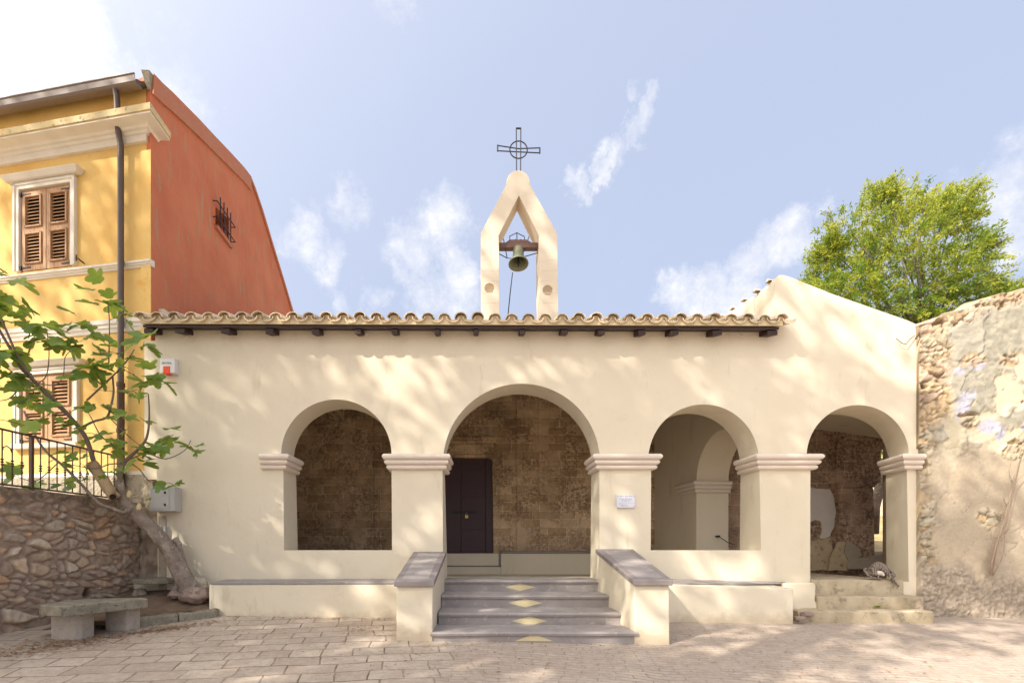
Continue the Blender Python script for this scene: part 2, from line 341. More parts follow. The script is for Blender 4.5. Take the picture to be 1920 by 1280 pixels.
def ground_mat():
    m, nt, b, v = newmat('paving')
    wn = NOISE(nt, v, 1.3, 3, .5, 0, True)
    def warp(vec, amt):
        ad = nt.nodes.new('ShaderNodeVectorMath'); ad.operation = 'MULTIPLY_ADD'; L(nt, wn, ad.inputs[0]); ad.inputs[1].default_value = (amt, amt, 0); L(nt, vec, ad.inputs[2]); return ad.outputs[0]
    def brick(vec, w, h, ms, c1, c2, cm, off=.5):
        br = nt.nodes.new('ShaderNodeTexBrick'); L(nt, vec, br.inputs['Vector']); br.offset = off; br.squash = 1.0
        for k, x in (('Scale', 1), ('Brick Width', w), ('Row Height', h), ('Mortar Size', ms), ('Mortar Smooth', .4), ('Bias', -.1)): br.inputs[k].default_value = x
        for k, x in (('Color1', c1), ('Color2', c2), ('Mortar', cm)): br.inputs[k].default_value = (*x, 1)
        return br
    b1 = brick(MAP(nt, warp(v, .13), rot=(0, 0, R(-10))), .44, .245, .009, (.54, .45, .355), (.43, .345, .27), (.16, .11, .07), .37)
    b1.squash = .7; b1.squash_frequency = 3
    b2 = brick(MAP(nt, warp(v, .30), rot=(0, 0, R(8))), .31, .075, .005, (.49, .405, .33), (.42, .345, .28), (.20, .15, .11), .5)
    sp = nt.nodes.new('ShaderNodeSeparateXYZ'); L(nt, v, sp.inputs[0])
    e = MATH(nt, 'MULTIPLY_ADD', NOISE(nt, v, 1.1, 3), 1.2, -.6)
    k = MATH(nt, 'ADD', sp.outputs[0], e); k = MATH(nt, 'MULTIPLY_ADD', k, 1.1, .9, clamp=True)
    g = NOISE(nt, v, 4.5, 6, .65); g2 = NOISE(nt, v, 60, 5, .7)
    c2 = MIX(nt, RAMP(nt, NOISE(nt, v, 2.5, 4, .6), [(.36, .10), (.62, .85)]), b2.outputs[0], (.45, .37, .30))
    jb = RAMP(nt, NOISE(nt, v, 3.2, 4, .6), [(.38, .25), (.60, 1.0)])
    c1_ = MIX(nt, MATH(nt, 'MULTIPLY', b1.outputs[1], MATH(nt, 'SUBTRACT', 1.0, jb)), b1.outputs[0], (.46, .37, .29))
    c = MIX(nt, k, c1_, c2)
    c = MIX(nt, RAMP(nt, g, [(.45, 0.0), (.75, .7)]), c, (.37, .28, .205))
    c = MIX(nt, MATH(nt, 'MULTIPLY', RAMP(nt, NOISE(nt, v, 170, 3, .6), [(.60, 0.0), (.66, 1.0)]), .6), c, (.20, .14, .095))
    c = MIX(nt, .35, c, MIX(nt, g2, (.4, .4, .4), (1.5, 1.5, 1.5)), 'MULTIPLY')
    c = MIX(nt, .30, c, MIX(nt, RAMP(nt, NOISE(nt, v, 17, 7, .75), [(.36, 0.0), (.64, 1.0)]), (.55, .52, .50), (1.35, 1.35, 1.35)), 'MULTIPLY')
    # bare soil and needles along the rubble wall
    L(nt, c, b.inputs['Base Color'])
    mm = MIX(nt, k, b1.outputs[1], MATH(nt, 'MULTIPLY', b2.outputs[1], .6))
    h = MATH(nt, 'SUBTRACT', MATH(nt, 'MULTIPLY_ADD', g2, .35, MATH(nt, 'MULTIPLY', g, .8)), mm)
    bump(nt, b, h, .7, .018); b.inputs['Roughness'].default_value = .8; return m
M['paving'] = ground_mat()

def leafmat(name, c1, c2, trans=.35, sc=7):
    m, nt, b, v = newmat(name)
    a = nt.nodes.new('ShaderNodeVertexColor'); a.layer_name = 'Col'
    sp = nt.nodes.new('ShaderNodeSeparateColor'); L(nt, a.outputs[0], sp.inputs[0])
    c = MIX(nt, sp.outputs[0], c1, c2)
    L(nt, c, b.inputs['Base Color']); b.inputs['Roughness'].default_value = .5
    tr = nt.nodes.new('ShaderNodeBsdfTranslucent'); L(nt, MIX(nt, .5, c, (.5, .6, .05)), tr.inputs[0])
    mx = nt.nodes.new('ShaderNodeMixShader'); mx.inputs[0].default_value = trans
    L(nt, b.outputs[0], mx.inputs[1]); L(nt, tr.outputs[0], mx.inputs[2]); L(nt, mx.outputs[0], nt.nodes['Material Output'].inputs[0])
    return m
M['figleaf'] = leafmat('fig_leaf', (.11, .20, .05), (.32, .43, .10), .38)
M['almond'] = leafmat('yellow_green_leaf', (.07, .155, .015), (.44, .43, .055), .42)
M['shadeleaf'] = leafmat('shade_tree_leaf', (.05, .09, .02), (.09, .14, .03), .2)
M['litter'] = attrmat('dry_leaf', var=.3)

# ------------------------------------------------------------------ ground
def axis(segs):
    out = []
    for a, b, n in segs:
        out += [a + (b - a) * i / n for i in range(n)]
    return out + [segs[-1][1]]
g = MB(); xs = axis([(-900, -60, 6), (-60, -12, 8), (-12, 12, 60), (12, 60, 8), (60, 900, 6)]); ys = axis([(-900, -60, 6), (-60, -6, 8), (-6, 9, 60), (9, 60, 8), (60, 900, 6)])
for y in ys:
    for x in xs:
        z = ground_z(x, y)
        if abs(x) < 12 and -6 < y < 9: z += .010 * noise.noise(V((x * .9, y * .9, 0)))
        g.vert((x, y, z))
nx = len(xs)
for j in range(len(ys) - 1):
    for i in range(nx - 1): k = j * nx + i; g.face(k, k + 1, k + 1 + nx, k + nx)
tag(g.build('ground', M['paving'], smooth=True), kind='structure')
def gz(x, y): return ground_z(x, y) + .010 * noise.noise(V((x * .9, y * .9, 0)))

# ------------------------------------------------------------------ church: facade
D, T = 7.256, .51
YR = D + T
church = thing('church', 'small cream plastered country church with an arched porch and a bell gable', 'church', loc=(0, D, .3))
def W2(px, py, Y=D): p = P(px, py, Y); return (p.x, p.z)
def arch_loop(cx, cy, r, jl, jr, jlb, jrb, ybot, yimp, n=40, squash=1.0):
    pts = [(jlb, ybot), (jl, yimp), (cx - r, yimp - 4)]
    for i in range(1, n):
        a = math.pi - math.pi * i / n
        y = cy - r * math.sin(a) * squash
        if y < yimp - 4.5: pts.append((cx + r * math.cos(a), y))
        else: pts.append((cx + r * math.cos(a) if False else (cx - r if a > math.pi / 2 else cx + r), yimp - 4))
    pts += [(cx + r, yimp - 4), (jr, yimp), (jrb, ybot)]
    return pts
OP = [ # front loop px, rear adjustments in px at rear plane (left bottom, right)
    dict(c=(630.5, 852, 103.5), j=(531, 734, 532.5, 735), bot=1031, rb=(558.5, 741)),
    dict(c=(978, 866, 147), j=(829.5, 1124, 831, 1124), bot=1095, rb=(839, 1107)),
    dict(c=(1319, 861, 103.2), j=(1221, 1423.5, 1220, 1427), bot=1031, rb=(1197, 1387)),
    dict(c=(1608.5, 855, 96), j=(1519.5, 1700, 1519, 1704), bot=1090, rb=(1478, 1662), wide=14),
]
outline = [(297, 1180), (291, 606), (1453, 606), (1453, 530), (1455, 520), (1461, 515.5), (1470, 516), (1486, 521), (1560, 551), (1640, 579), (1700, 600), (1716, 607), (1718, 640), (1722, 860), (1729, 1180)]
of = [W2(*p) for p in outline]
loops_f = []; loops_r = []
s_ = D / YR
for o in OP:
    cx, cy, r = o['c']; jl, jr, jlb, jrb = o['j']
    lf = arch_loop(cx, cy, r, jl, jr, jlb, jrb, o['bot'], 857)
    loops_f.append([W2(*p) for p in lf])
    rear = []
    for i, (x, z) in enumerate(loops_f[-1]):
        px = VX + x * F / YR; py = VY - (z - CZ) * F / YR
        if o.get('wide') and px > VX + (cx - VX) * s_: px += o['wide'] * min(1, (px - (VX + (cx - VX) * s_)) / 60)
        if i == 0: px = o['rb'][0]
        if i == len(lf) - 1: px = o['rb'][1]
        rear.append(W2(px, py, YR))
    loops_r.append(rear)
w = MB()
def sheet(mb, outer, holes, Y):
    rings = [[V((x, z, 0)) for x, z in outer]] + [[V((x, z, 0)) for x, z in h] for h in holes]
    tris = tessellate_polygon(rings); flat = [p for r_ in rings for p in r_]; k = len(mb.v)
    for p in flat: mb.vert((p.x, Y, p.y))
    for t in tris: mb.face(k + t[0], k + t[1], k + t[2])
    return k
kf = sheet(w, of, loops_f, D); kr = sheet(w, of, loops_r, YR)
no = len(of)
for i in range(no): j = (i + 1) % no; w.face(kf + i, kf + j, kr + j, kr + i)
off = no
for lf in loops_f:
    n = len(lf)
    for i in range(n): j = (i + 1) % n; w.face(kf + off + i, kf + off + j, kr + off + j, kr + off + i)
    off += n
facade = w.build('facade_wall', M['cream'], bevel=.016, seg=3)
keep(facade, church)

# impost mouldings wrapping the piers
def roll(z0, z1, p, n=5):
    return [(p - .035 + .035 * math.sin(math.pi * (i + .5) / n) if 1 else 0, z0 + (z1 - z0) * i / (n - 1)) for i in range(n)]
ZI = CZ + (VY - 849.5) / F * (D - .1)
zz = [ZI - .228, ZI - .157, ZI - .084, ZI]
prof = [(-.03, zz[0])] + roll(zz[0], zz[1] - .004, .066) + roll(zz[1], zz[2] - .004, .095) + roll(zz[2], zz[3] - .004, .125) + [(-.03, zz[3])]
def pxX(px, Y=D): return (px - VX) / F * Y
imposts = [[(pxX(492), D), (pxX(531.5), D), (pxX(555.5, YR), YR)],
           [(pxX(741, YR), YR), (pxX(733.5), D), (pxX(830), D), (pxX(836, YR), YR)],
           [(pxX(1109.5, YR), YR), (pxX(1124), D), (pxX(1221.5), D), (pxX(1199, YR), YR)],
           [(pxX(1389, YR), YR), (pxX(1424.5), D), (pxX(1520.5), D), (pxX(1480, YR), YR)],
           [(pxX(1661, YR), YR), (pxX(1699), D), (pxX(1723), D)]]
for pth in imposts:
    m = MB(); m.sweep(pth, prof, side=1); keep(m.build('impost_moulding', M['impost'], smooth='auto', ang=50), church)

# porch interior: back wall with the door opening, floor, benches, end walls
YB = 11.2
m = MB()
bo = [(-5.6, -.3), (-5.6, 5.6), (5.6, 5.6), (5.6, -.3)]
dl, dr = pxX(838, YB), pxX(923, YB); dt = CZ + (VY - 856) / F * YB; db = CZ + (VY - 1037) / F * YB
door_hole = [(dl - .22, db), (dl - .22, dt), (dr - .1, dt - .02), (dr, dt - .06), (dr + .03, db)]
k1 = sheet(m, bo, [door_hole], YB); k2 = sheet(m, bo, [door_hole], YB + .4)
for a, n in ((0, 4), (4, 5)):
    for i in range(n): j = (i + 1) % n; m.face(k1 + a + i, k1 + a + j, k2 + a + j, k2 + a + i)
keep(m.build('stone_back_wall', M['ashlar'], bevel=.02), church)
for a, b, y0, y1, o in ((968, 1009, 735, 1036, .05), (702, 712, 760, 1036, .04)):
    m = MB(); p0 = P(a, y1, YB); p1 = P(b, y0, YB); m.box((p0.x, YB - o, p0.z), (p1.x, YB + .02, p1.z + .4))
    keep(m.build('stone_pilaster', M['ashlar'], bevel=.02), church)
m = MB(); p0 = P(838, 852, YB); p1 = P(930, 816, YB)
m.box((p0.x - .3, YB - .10, p0.z), (p1.x - .05, YB + .05, p0.z + .22)); m.box((p0.x - .3, YB - .15, p0.z + .22), (p1.x, YB + .05, p0.z + .31)); m.box((p0.x - .3, YB - .19, p0.z + .31), (p1.x + .03, YB + .05, p0.z + .38))
keep(m.build('door_lintel', M['ashlar'], bevel=.015), church)
# door
ch_door = MB(); yd = YB + .14
xs_ = [dl - .22, pxX(864.5, YB), pxX(911, YB), dr + .04]
for i in range(3): ch_door.box((xs_[i] + .006, yd - (.0 if i != 2 else .03), db), (xs_[i + 1] - .006, yd + .06, dt + .02))
ch_door.box((xs_[0], yd + .02, db), (xs_[3], yd + .07, dt + .02))
for z in (db + .55, db + 1.3, db + 1.95): ch_door.box((xs_[1] + .03, yd - .008, z), (xs_[2] - .03, yd + .02, z + .012))
dobj = keep(ch_door.build('door', M['door'], bevel=.006), church)
m = MB(); zb = CZ + (VY - 959) / F * YB
m.box((pxX(848, YB), yd - .035, zb - .02), (pxX(892, YB), yd - .01, zb + .02))
for px in (852, 864, 878, 888): m.box((pxX(px, YB) - .015, yd - .045, zb - .035), (pxX(px, YB) + .015, yd - .001, zb + .035))
m.build('door_bolt', M['iron'], dobj)

m = MB(); cx_ = pxX(875, YB); m.box((cx_ - .035, yd - .07, zb - .14), (cx_ + .035, yd - .04, zb - .075))
m.tube([(cx_ - .022, yd - .055, zb - .08), (cx_ - .022, yd - .055, zb - .03), (cx_, yd - .055, zb - .012), (cx_ + .022, yd - .055, zb - .03), (cx_ + .022, yd - .055, zb - .08)], .006, 6)
pl = m.build('padlock', M['brass'], dobj)
def zy(py, Y): return CZ + (VY - py) / F * Y
# threshold and inner bench (they stop at the door)
m = MB(); yb0 = 10.8
xt = pxX(939, yb0)
m.box((-2.2, yb0, .30), (xt, YB + .12, zy(1037, yb0)))
keep(m.build('door_threshold', M['porchcream'], bevel=.01), church)
m = MB(); m.sweep([(-2.2, yb0), (xt, yb0), (xt, YB)], [(0, zy(1062, yb0)), (.012, zy(1062, yb0)), (.012, zy(1059.5, yb0)), (0, zy(1059.5, yb0))], 1)
m.box((xt - .05, yb0 - .012, zy(1061, yb0)), (xt, yb0, zy(1037, yb0)))
keep(m.build('threshold_edge', M['greydark']), church)
m = MB(); zt = zy(1037, yb0)
for xa, xb in ((-5.4, -2.2), (xt + .002, 4.0)):
    m = MB(); m.box((xa, yb0 - .01, .2), (xb, YB, zt)); keep(m.build('porch_bench', M['cream'], bevel=.01), church)
    m = MB(); m.box((xa, yb0 - .03, zt), (xb - .02, YB, zt + .06)); keep(m.build('porch_bench_slab', M['greydark'], bevel=.008), church)
# porch floor
m = MB(); Z0 = .591
m.poly([(-5.3, D + .02, Z0 - .002), (4.3, D + .02, Z0 - .002), (4.2, YB, .46), (-5.3, YB, .46)]); 
m.prism([(-5.3, D + .02, 0), (4.42, D + .02, 0), (4.2, YB, 0), (-5.3, YB, 0)], [(-5.3, D + .02, Z0 - .006), (4.42, D + .02, Z0 - .006), (4.2, YB, .45), (-5.3, YB, .45)])
keep(m.build('porch_floor', M['porchcream']), church)
# right side wall of the porch, with its own arch; it runs a little skew and rises above the porch roof
sx0 = pxX(1453.5) + .0; sdir = V((-.0926, 1)).normalized()
def sidept(s, z, o): # o: across thickness
    p = V((sx0, D + .02)) + sdir * s + V((sdir.y, -sdir.x)) * o; return (p.x, p.y, z)
zs_top = lambda s: 5.10 + .03 * s
def sideloop(ctr, r, zsp, z0):
    pts = [(ctr - r, z0), (ctr - r, zsp)]
    for i in range(1, 24): a = math.pi - math.pi * i / 24; pts.append((ctr + r * math.cos(a), zsp + r * math.sin(a)))
    return pts + [(ctr + r, zsp), (ctr + r, z0)]
so_ = [(0.5, -.2), (0.5, 5.1), (2.2, 5.2), (3.94, 5.25), (3.94, -.2)]
sh = sideloop(1.34, .80, 2.36, .50)
m = MB()
rings = [[V((a, b, 0)) for a, b in so_], [V((a, b, 0)) for a, b in sh]]; tri = tessellate_polygon(rings); flat = rings[0] + rings[1]
ks = []
for o in (0, .66):
    k = len(m.v); ks.append(k)
    for p in flat: m.vert(sidept(p.x, p.y, o))
    for t in tri: m.face(*[k + i for i in t])
for a, n in ((0, 5), (5, len(sh))):
    for i in range(n): j = (i + 1) % n; m.face(ks[0] + a + i, ks[0] + a + j, ks[1] + a + j, ks[1] + a + i)
keep(m.build('porch_side_wall', M['cream'], bevel=.012), church)
m = MB(); q = [sidept(s, 0, 0)[:2] for s in (2.14,)]
far0 = sidept(2.14, 0, 0); far1 = sidept(2.14, 0, .66); far2 = sidept(2.75, 0, 0)
zi2 = zy(900, 9.3) - ZI
m.sweep([(far2[0], far2[1]), (far0[0], far0[1]), (far1[0], far1[1])], [(o, z + zi2) for o, z in prof], side=1)
keep(m.build('impost_moulding', M['impost'], smooth='auto', ang=50), church)
m = MB(); m.box((-5.4, YR, 0), (-5.0, YB, 4.9)); keep(m.build('porch_end_wall', M['cream']), church)
# small hook with a cable on the side pier
m = MB(); hp = P(1346, 1005, 9.36); hq = P(1378, 1021, 9.3)
m.tube([hp + V((0, -.03, 0)), hp.lerp(hq, .5) + V((0, -.04, -.03)), hq], .007, 6); m.tube([hp + V((0, .05, 0)), hp + V((0, -.05, 0))], .022, 8)
keep(m.build('wall_hook', M['iron']), church)

# porch roof: boards, mortar, clay tiles
PR = .27           # roof overhang
YE = D - PR
XL, XR = pxX(259, YE), pxX(1472, YE)
slope = .285
zE = lambda x: zy(607, YE) - .0035 * (x + 4.8)      # top of the brown board under the mortar
m = MB()
xsn = [XL + .05 + (XR - XL - .12) * i / 30 for i in range(31)]
for i in range(30):
    a, b = xsn[i], xsn[i + 1]; za, zb_ = zE(a), zE(b)
    m.prism([(a, YE + .03, za - .036), (b, YE + .03, zb_ - .036), (b, YB, zb_ - .05 + slope * (YB - YE)), (a, YB, za - .05 + slope * (YB - YE))],
            [(a, YE + .03, za), (b, YE + .03, zb_), (b, YB, zb_ + slope * (YB - YE)), (a, YB, za + slope * (YB - YE))])
keep(m.build('roof_board', M['darkwood']), church)
m = MB(); k_ = slope
m.prism([(-5.0, YR, zE(-5) - .06 + k_ * (YR - YE)), (4.4, YR, zE(4.4) - .06 + k_ * (YR - YE)), (4.1, YB, zE(4.4) - .06 + k_ * (YB - YE)), (-5.0, YB, zE(-5) - .06 + k_ * (YB - YE))], [(-5.0, YR, zE(-5) - .055 + k_ * (YR - YE)), (4.4, YR, zE(4.4) - .055 + k_ * (YR - YE)), (4.1, YB, zE(4.4) - .055 + k_ * (YB - YE)), (-5.0, YB, zE(-5) - .055 + k_ * (YB - YE))])
keep(m.build('bounce_ceiling', M['white']), church)  # unseen pale sheet added under the roof boards to bounce light inside
for px, wd in [(278, .15), (337, .155), (422.5, .14), (505, .125), (591, .115), (671, .10), (739.5, .09), (819.5, .08), (892.5, .075), (979.5, .085), (1058.5, .105), (1128, .11), (1204, .12), (1265, .12), (1345.5, .14), (1449, .155)]:
    m = MB(); x = pxX(px, YE + .05); z = zE(x) - .039
    rx = random.uniform(-.01, .01); ww = wd * .5 * random.uniform(.88, 1.0)
    m.prism([(x - ww, YE + .05, z - .070 + rx), (x + ww, YE + .05, z - .070), (x + ww, YB - .1, z - .070 + slope * (YB - YE)), (x - ww, YB - .1, z - .070 + slope * (YB - YE))],
            [(x - ww, YE + .05, z), (x + ww, YE + .05, z), (x + ww, YB - .1, z + slope * (YB - YE)), (x - ww, YB - .1, z + slope * (YB - YE))])
    keep(m.build('rafter', M['darkwood'], bevel=.006), church)
# mortar strip
m = MB()
for i in range(30):
    a, b = xsn[i] - .02, xsn[i + 1] - .02 + (.06 if i == 29 else 0); za, zb_ = zE(a) + .003, zE(b) + .003
    m.prism([(a, YE + .0, za), (b, YE + .0, zb_), (b, YE + .5, zb_ + .14), (a, YE + .5, za + .14)],
            [(a, YE + .0, za + .075), (b, YE + .0, zb_ + .075), (b, YE + .5, zb_ + .215), (a, YE + .5, za + .215)])
keep(m.build('eave_mortar', M['tileclean'], bevel=.006), church)
# tiles
rf = MB(); pitch = .2425; nt_ = 39; rnd = random.Random(3)
def half_tile(x, y, z, r0, r1, ln, up, c, tilt=0, roll_=0):
    n = 9; th = .014; rings_ = []
    for (yy, r) in ((0, r0), (ln, r1)):
        for rr in (r, r - th):
            row = []
            for i in range(n):
                a = math.pi * i / (n - 1); dx = -math.cos(a) * rr; dz = math.sin(a) * rr * .82 * (1 if up else -1)
                X = x + dx * math.cos(roll_) + tilt * yy; Z = z + dz + (slope + .03) * yy + dx * math.sin(roll_)
                row.append(rf.vert((X, y + yy, Z), c))
            rings_.append(row)
    o0, i0, o1, i1 = rings_
    for i in range(n - 1):
        rf.face(o0[i], o0[i + 1], o1[i + 1], o1[i]); rf.face(i0[i], i1[i], i1[i + 1], i0[i + 1])
        rf.face(o0[i], i0[i], i0[i + 1], o0[i + 1]); rf.face(o1[i], o1[i + 1], i1[i + 1], i1[i])
    rf.face(o0[0], o1[0], i1[0], i0[0]); rf.face(o0[-1], i0[-1], i1[-1], o1[-1])
def tcol():
    k = rnd.uniform(.7, 1.25); return (k * rnd.uniform(.98, 1.08), k, k * rnd.uniform(.88, 1.02))
rows = 11
for i in range(nt_):
    xc = XL + .06 + pitch * i
    for rI in range(rows):
        y = YE - .035 + rI * .40; zb2 = zE(xc) + slope * (y - YE)
        jit = rnd.uniform(-.018, .018)
        half_tile(xc + .121 + jit * .4, y + rnd.uniform(-.02, .012), zb2 + .108 + rnd.uniform(-.006, .006), .098, .084, .46, False, tcol(), rnd.uniform(-.04, .04), rnd.uniform(-.05, .05))
        if i < nt_ - 1 or True:
            half_tile(xc + jit * .3, y - .012 + rnd.uniform(-.03, .015), zb2 + .088 + rnd.uniform(-.006, .008), .092, .078, .46, True, tcol(), rnd.uniform(-.05, .05), rnd.uniform(-.07, .07))
keep(rf.build('tiled_roof', M['tile'], smooth='auto', ang=60, fix=False), church)
# mortar plugs under each cover tile at the eave
m = MB()
for i in range(nt_):
    xc = XL + .06 + pitch * i; z = zE(xc) + .07; b = len(m.v); n = 8
    pts = [(xc - .075 * math.cos(math.pi * j / n), YE + .012, z + .07 * math.sin(math.pi * j / n) + .012) for j in range(n + 1)]
    bk = [(p[0], YE + .3, p[2] + .09) for p in pts]; m.prism(pts, bk)
keep(m.build('mortar_plug', M['tileclean']), church)
# nave roof behind (keeps below the sight line)
m = MB(); m.prism([(-5.3, YB + .5, .0), (4.0, YB + .5, .0), (4.0, 20, .0), (-5.3, 20, .0)], [(-5.3, YB + .6, 5.35), (4.0, YB + .6, 5.3), (4.0, 20, 5.3), (-5.3, 20, 5.3)])
keep(m.build('nave', M['cream']), church)
# hooks under the eaves
for px, py in ((352, 634), (686, 629), (1053, 631), (1390, 631)):
    m = MB(); p = P(px, py, D); pts = [p + V((.0, -.0, .02)), p + V((.01, -.05, .02)), p + V((.03, -.06, 0)), p + V((.01, -.06, -.03)), p + V((-.015, -.055, -.02))]
    m.tube(pts, .006, 6); keep(m.build('iron_hook', M['white']), church)

# right bay roof (mono pitch falling to the right, tile ends along its left edge)
m = MB()
gl = [(1453, 520), (1470, 521), (1560, 555), (1640, 583), (1716, 611)]
top = [W2(*p) for p in gl]; top.append((8.9, 3.75))
m.prism([(x, D + .05, z - .30) for x, z in top] + [(8.9, D + .05, 3.2), (4.5, D + .05, 3.9)],
        [(x - (.25 if x < 4.6 else 0), 10.9, z - .10) for x, z in top] + [(8.9, 10.9, 3.2), (4.25, 10.9, 3.9)])
keep(m.build('side_bay_roof', M['cream']), church)
for k in range(9):
    m = MB(); sq = .12 + k * .30; p = sidept(sq, 0, 0)
    z = 5.13 + .03 * sq; n = 8; c = (1.1, 1.08, 1.04); r = .045
    rows_ = []
    for xo in (-.025, .35):
        rows_.append([m.vert((p[0] + xo, p[1] + r * -math.cos(math.pi * j / n), z + r * .8 * math.sin(math.pi * j / n) - .18 * max(0, xo)), c) for j in range(n + 1)])
    for j in range(n): m.face(rows_[0][j], rows_[0][j + 1], rows_[1][j + 1], rows_[1][j])
    m.face(*rows_[0]); m.face(*rows_[1])
    keep(m.build('verge_tile', M['tile'], smooth=True), church)
# rust stained spout hole at right end
m = MB(); p = P(1712, 633, D); m.tube([p + V((-.03, -.07, -.05)), p + V((0, -.10, .02)), p + V((.07, -.02, .05))], .012, 6)
m.tube([p + V((-.28, -.03, -.02)), p + V((-.22, -.05, -.10)), p + V((-.15, -.05, -.12)), p + V((-.10, -.05, -.05)), p + V((.0, -.03, .02))], .006, 6)
keep(m.build('cable_stub', M['ironbrown']), church)

# ------------------------------------------------------------------ bell gable with cross
YG = 7.5; TG = .36
def G(px, py): return W2(px, py, YG)
go = [(903, 640), (901.5, 437), (949, 347)]
for i in range(13): a = math.pi * (1 - (i + .7) / 13.4); go.append((971.5 + 22 * math.cos(a), 343 - 23.5 * math.sin(a)))
go += [(994, 347), (1044.5, 437), (1047.5, 640)]
gi = [(937, 640), (935, 442), (973, 366), (1010.5, 442), (1012, 640)]
ring = [G(*p) for p in go] + [G(*p) for p in reversed(gi)]
m = MB(); n = len(ring)
tri = tessellate_polygon([[V((x, z, 0)) for x, z in ring]])
kk = []
for Y in (YG, YG + TG):
    k = len(m.v); kk.append(k); [m.vert((x, Y, z)) for x, z in ring]
    for t in tri: m.face(*[k + i for i in t])
for i in range(n): j = (i + 1) % n; m.face(kk[0] + i, kk[0] + j, kk[1] + j, kk[1] + i)
bg_ = keep(m.build('bell_gable', M['belltower'], bevel=.01), church)
# round sinkings cut into its feet
for px, py in ((918, 540), (1027, 544)):
    c = MB(); p = P(px, py, YG); c.lathe([(.001, -.10), (.05, -.088), (.075, -.05), (.079, 0), (.079, .05)], 24, Matrix.Translation(p) @ Matrix.Rotation(R(90), 4, 'X'), cap=False)
    # cutter is baked into the gable at once (no helper object is left in the scene)
    c.v.append(p + V((0, -.05, 0))); c.c.append(None)
    last = len(c.v) - 1; e = 4 * 24
    for j in range(24): c.face(e + j, e + (j + 1) % 24, last)
    c.f.append(tuple(range(24))); c.m.append(0)
    cu = c.build('cutter', M['belltower'])
    bo_ = bg_.modifiers.new('cut', 'BOOLEAN'); bo_.operation = 'DIFFERENCE'; bo_.object = cu; bo_.solver = 'EXACT'
    bg_.modifiers.move(len(bg_.modifiers) - 1, 0)
    bpy.context.view_layer.update()
    dg = bpy.context.evaluated_depsgraph_get()
    bv = bg_.modifiers['bevel']; bv.show_viewport = False; bv.show_render = False
    dg.update(); me2 = bpy.data.meshes.new_from_object(bg_.evaluated_get(dg)); bg_.modifiers.remove(bo_); bg_.data = me2
    bv.show_viewport = True; bv.show_render = True
    bpy.data.objects.remove(cu)
# scored block joints
for py in (467, 487, 507, 526.5, 549, 567):
    for a, b in ((902, 936), (1012, 1046)):
        m = MB(); p = P(a + .8, py, YG); q = P(b - .8, py, YG); m.box((p.x, YG - .002, p.z - .003), (q.x, YG + .01, p.z + .003))
        m.build('scored_joint', M['impost'], bg_)
# cross: outlined arms of flat iron, ring in the middle
m = MB(); YC = YG + .18
def ib(a, b, r=.009): m.tube([P(*a, YC), P(*b, YC)], r, 6)
ib((968.5, 322), (968, 241)); ib((976, 322), (976.5, 241)); ib((967.5, 241), (977, 241), .014)
ib((933, 273), (972, 279)); ib((972, 279), (1012, 277.5)); ib((933, 283), (972, 285)); ib((972, 285), (1012, 287)); ib((933, 272), (933, 284), .012); ib((1012, 277), (1012, 288), .012)
cc_ = P(972.3, 281, YC); rr_ = 16.3 / F * YC
m.tube([cc_ + V((rr_ * math.cos(a), 0, rr_ * math.sin(a))) for a in [2 * math.pi * i / 28 for i in range(29)]], .010, 6)
x_ = m.build('iron_cross', M['iron'], bg_)

# ------------------------------------------------------------------ church bell
bell = thing('church_bell', 'green bronze bell hanging from a wooden yoke in the bell gable', 'bell', loc=P(972, 462, YG + .15))
YL = YG + .15
m = MB(); p = P(936, 468, YL); q = P(1009, 458, YL); c = P(972, 463, YL)
m.box((p.x, YL - .05, p.z), (q.x, YL + .05, q.z)); m.prism([(c.x - .21, YL - .045, q.z), (c.x + .21, YL - .045, q.z), (c.x + .21, YL + .045, q.z), (c.x - .21, YL + .045, q.z)], [(c.x - .14, YL - .045, q.z + .05), (c.x + .13, YL - .045, q.z + .05), (c.x + .13, YL + .045, q.z + .05), (c.x - .14, YL + .045, q.z + .05)])
keep(m.build('yoke', M['woodbeam'], bevel=.008), bell)
m = MB(); tilt = Matrix.Translation(P(971.5, 465, YL)) @ Matrix.Rotation(R(-12), 4, 'X') @ Matrix.Scale(.94, 4)
bp = [(.02, .0), (.075, -.01), (.085, -.035), (.09, -.10), (.096, -.17), (.112, -.23), (.142, -.275), (.165, -.30), (.168, -.315), (.155, -.318), (.128, -.27), (.10, -.22), (.085, -.16), (.075, -.06), (.02, -.03)]
m.lathe(bp, 32, tilt, cap=False); keep(m.build('bell_body', M['bronze'], smooth=True), bell)
m = MB(); m.tube([tilt @ V((0, 0, -.05)), tilt @ V((0, 0, -.26))], .010, 6); m.lathe([(.0, -.25), (.026, -.27), (.03, -.295), (.012, -.33), (.006, -.36)], 12, tilt, cap=False)
keep(m.build('clapper', M['iron']), bell)
m = MB()
def ir(pts, r=.007): m.tube([P(a, b, YL - .03) for a, b in pts], r, 6)
ir([(956.5, 455), (955.5, 443), (969, 436.5), (983, 443.5), (984.5, 455)]); ir([(969, 437), (969.5, 452)])
ir([(944, 448), (951, 484), (961, 484.5)]); ir([(936, 476), (951, 484)]); ir([(984, 481), (1008, 474)]); ir([(992, 443), (984, 468), (981, 474)])
ir([(966.5, 449), (967, 458)], .012); ir([(976, 449), (975.5, 458)], .012); ir([(967, 452), (976, 452)], .014); ir([(971, 458), (971.5, 466)], .02)
keep(m.build('iron_bracket', M['iron']), bell)
m = MB(); m.tube([P(961, 511, YL), P(956.5, 550, YL), P(952, 596, YL)], .008, 6)
keep(m.build('bell_rope', M['iron']), bell)

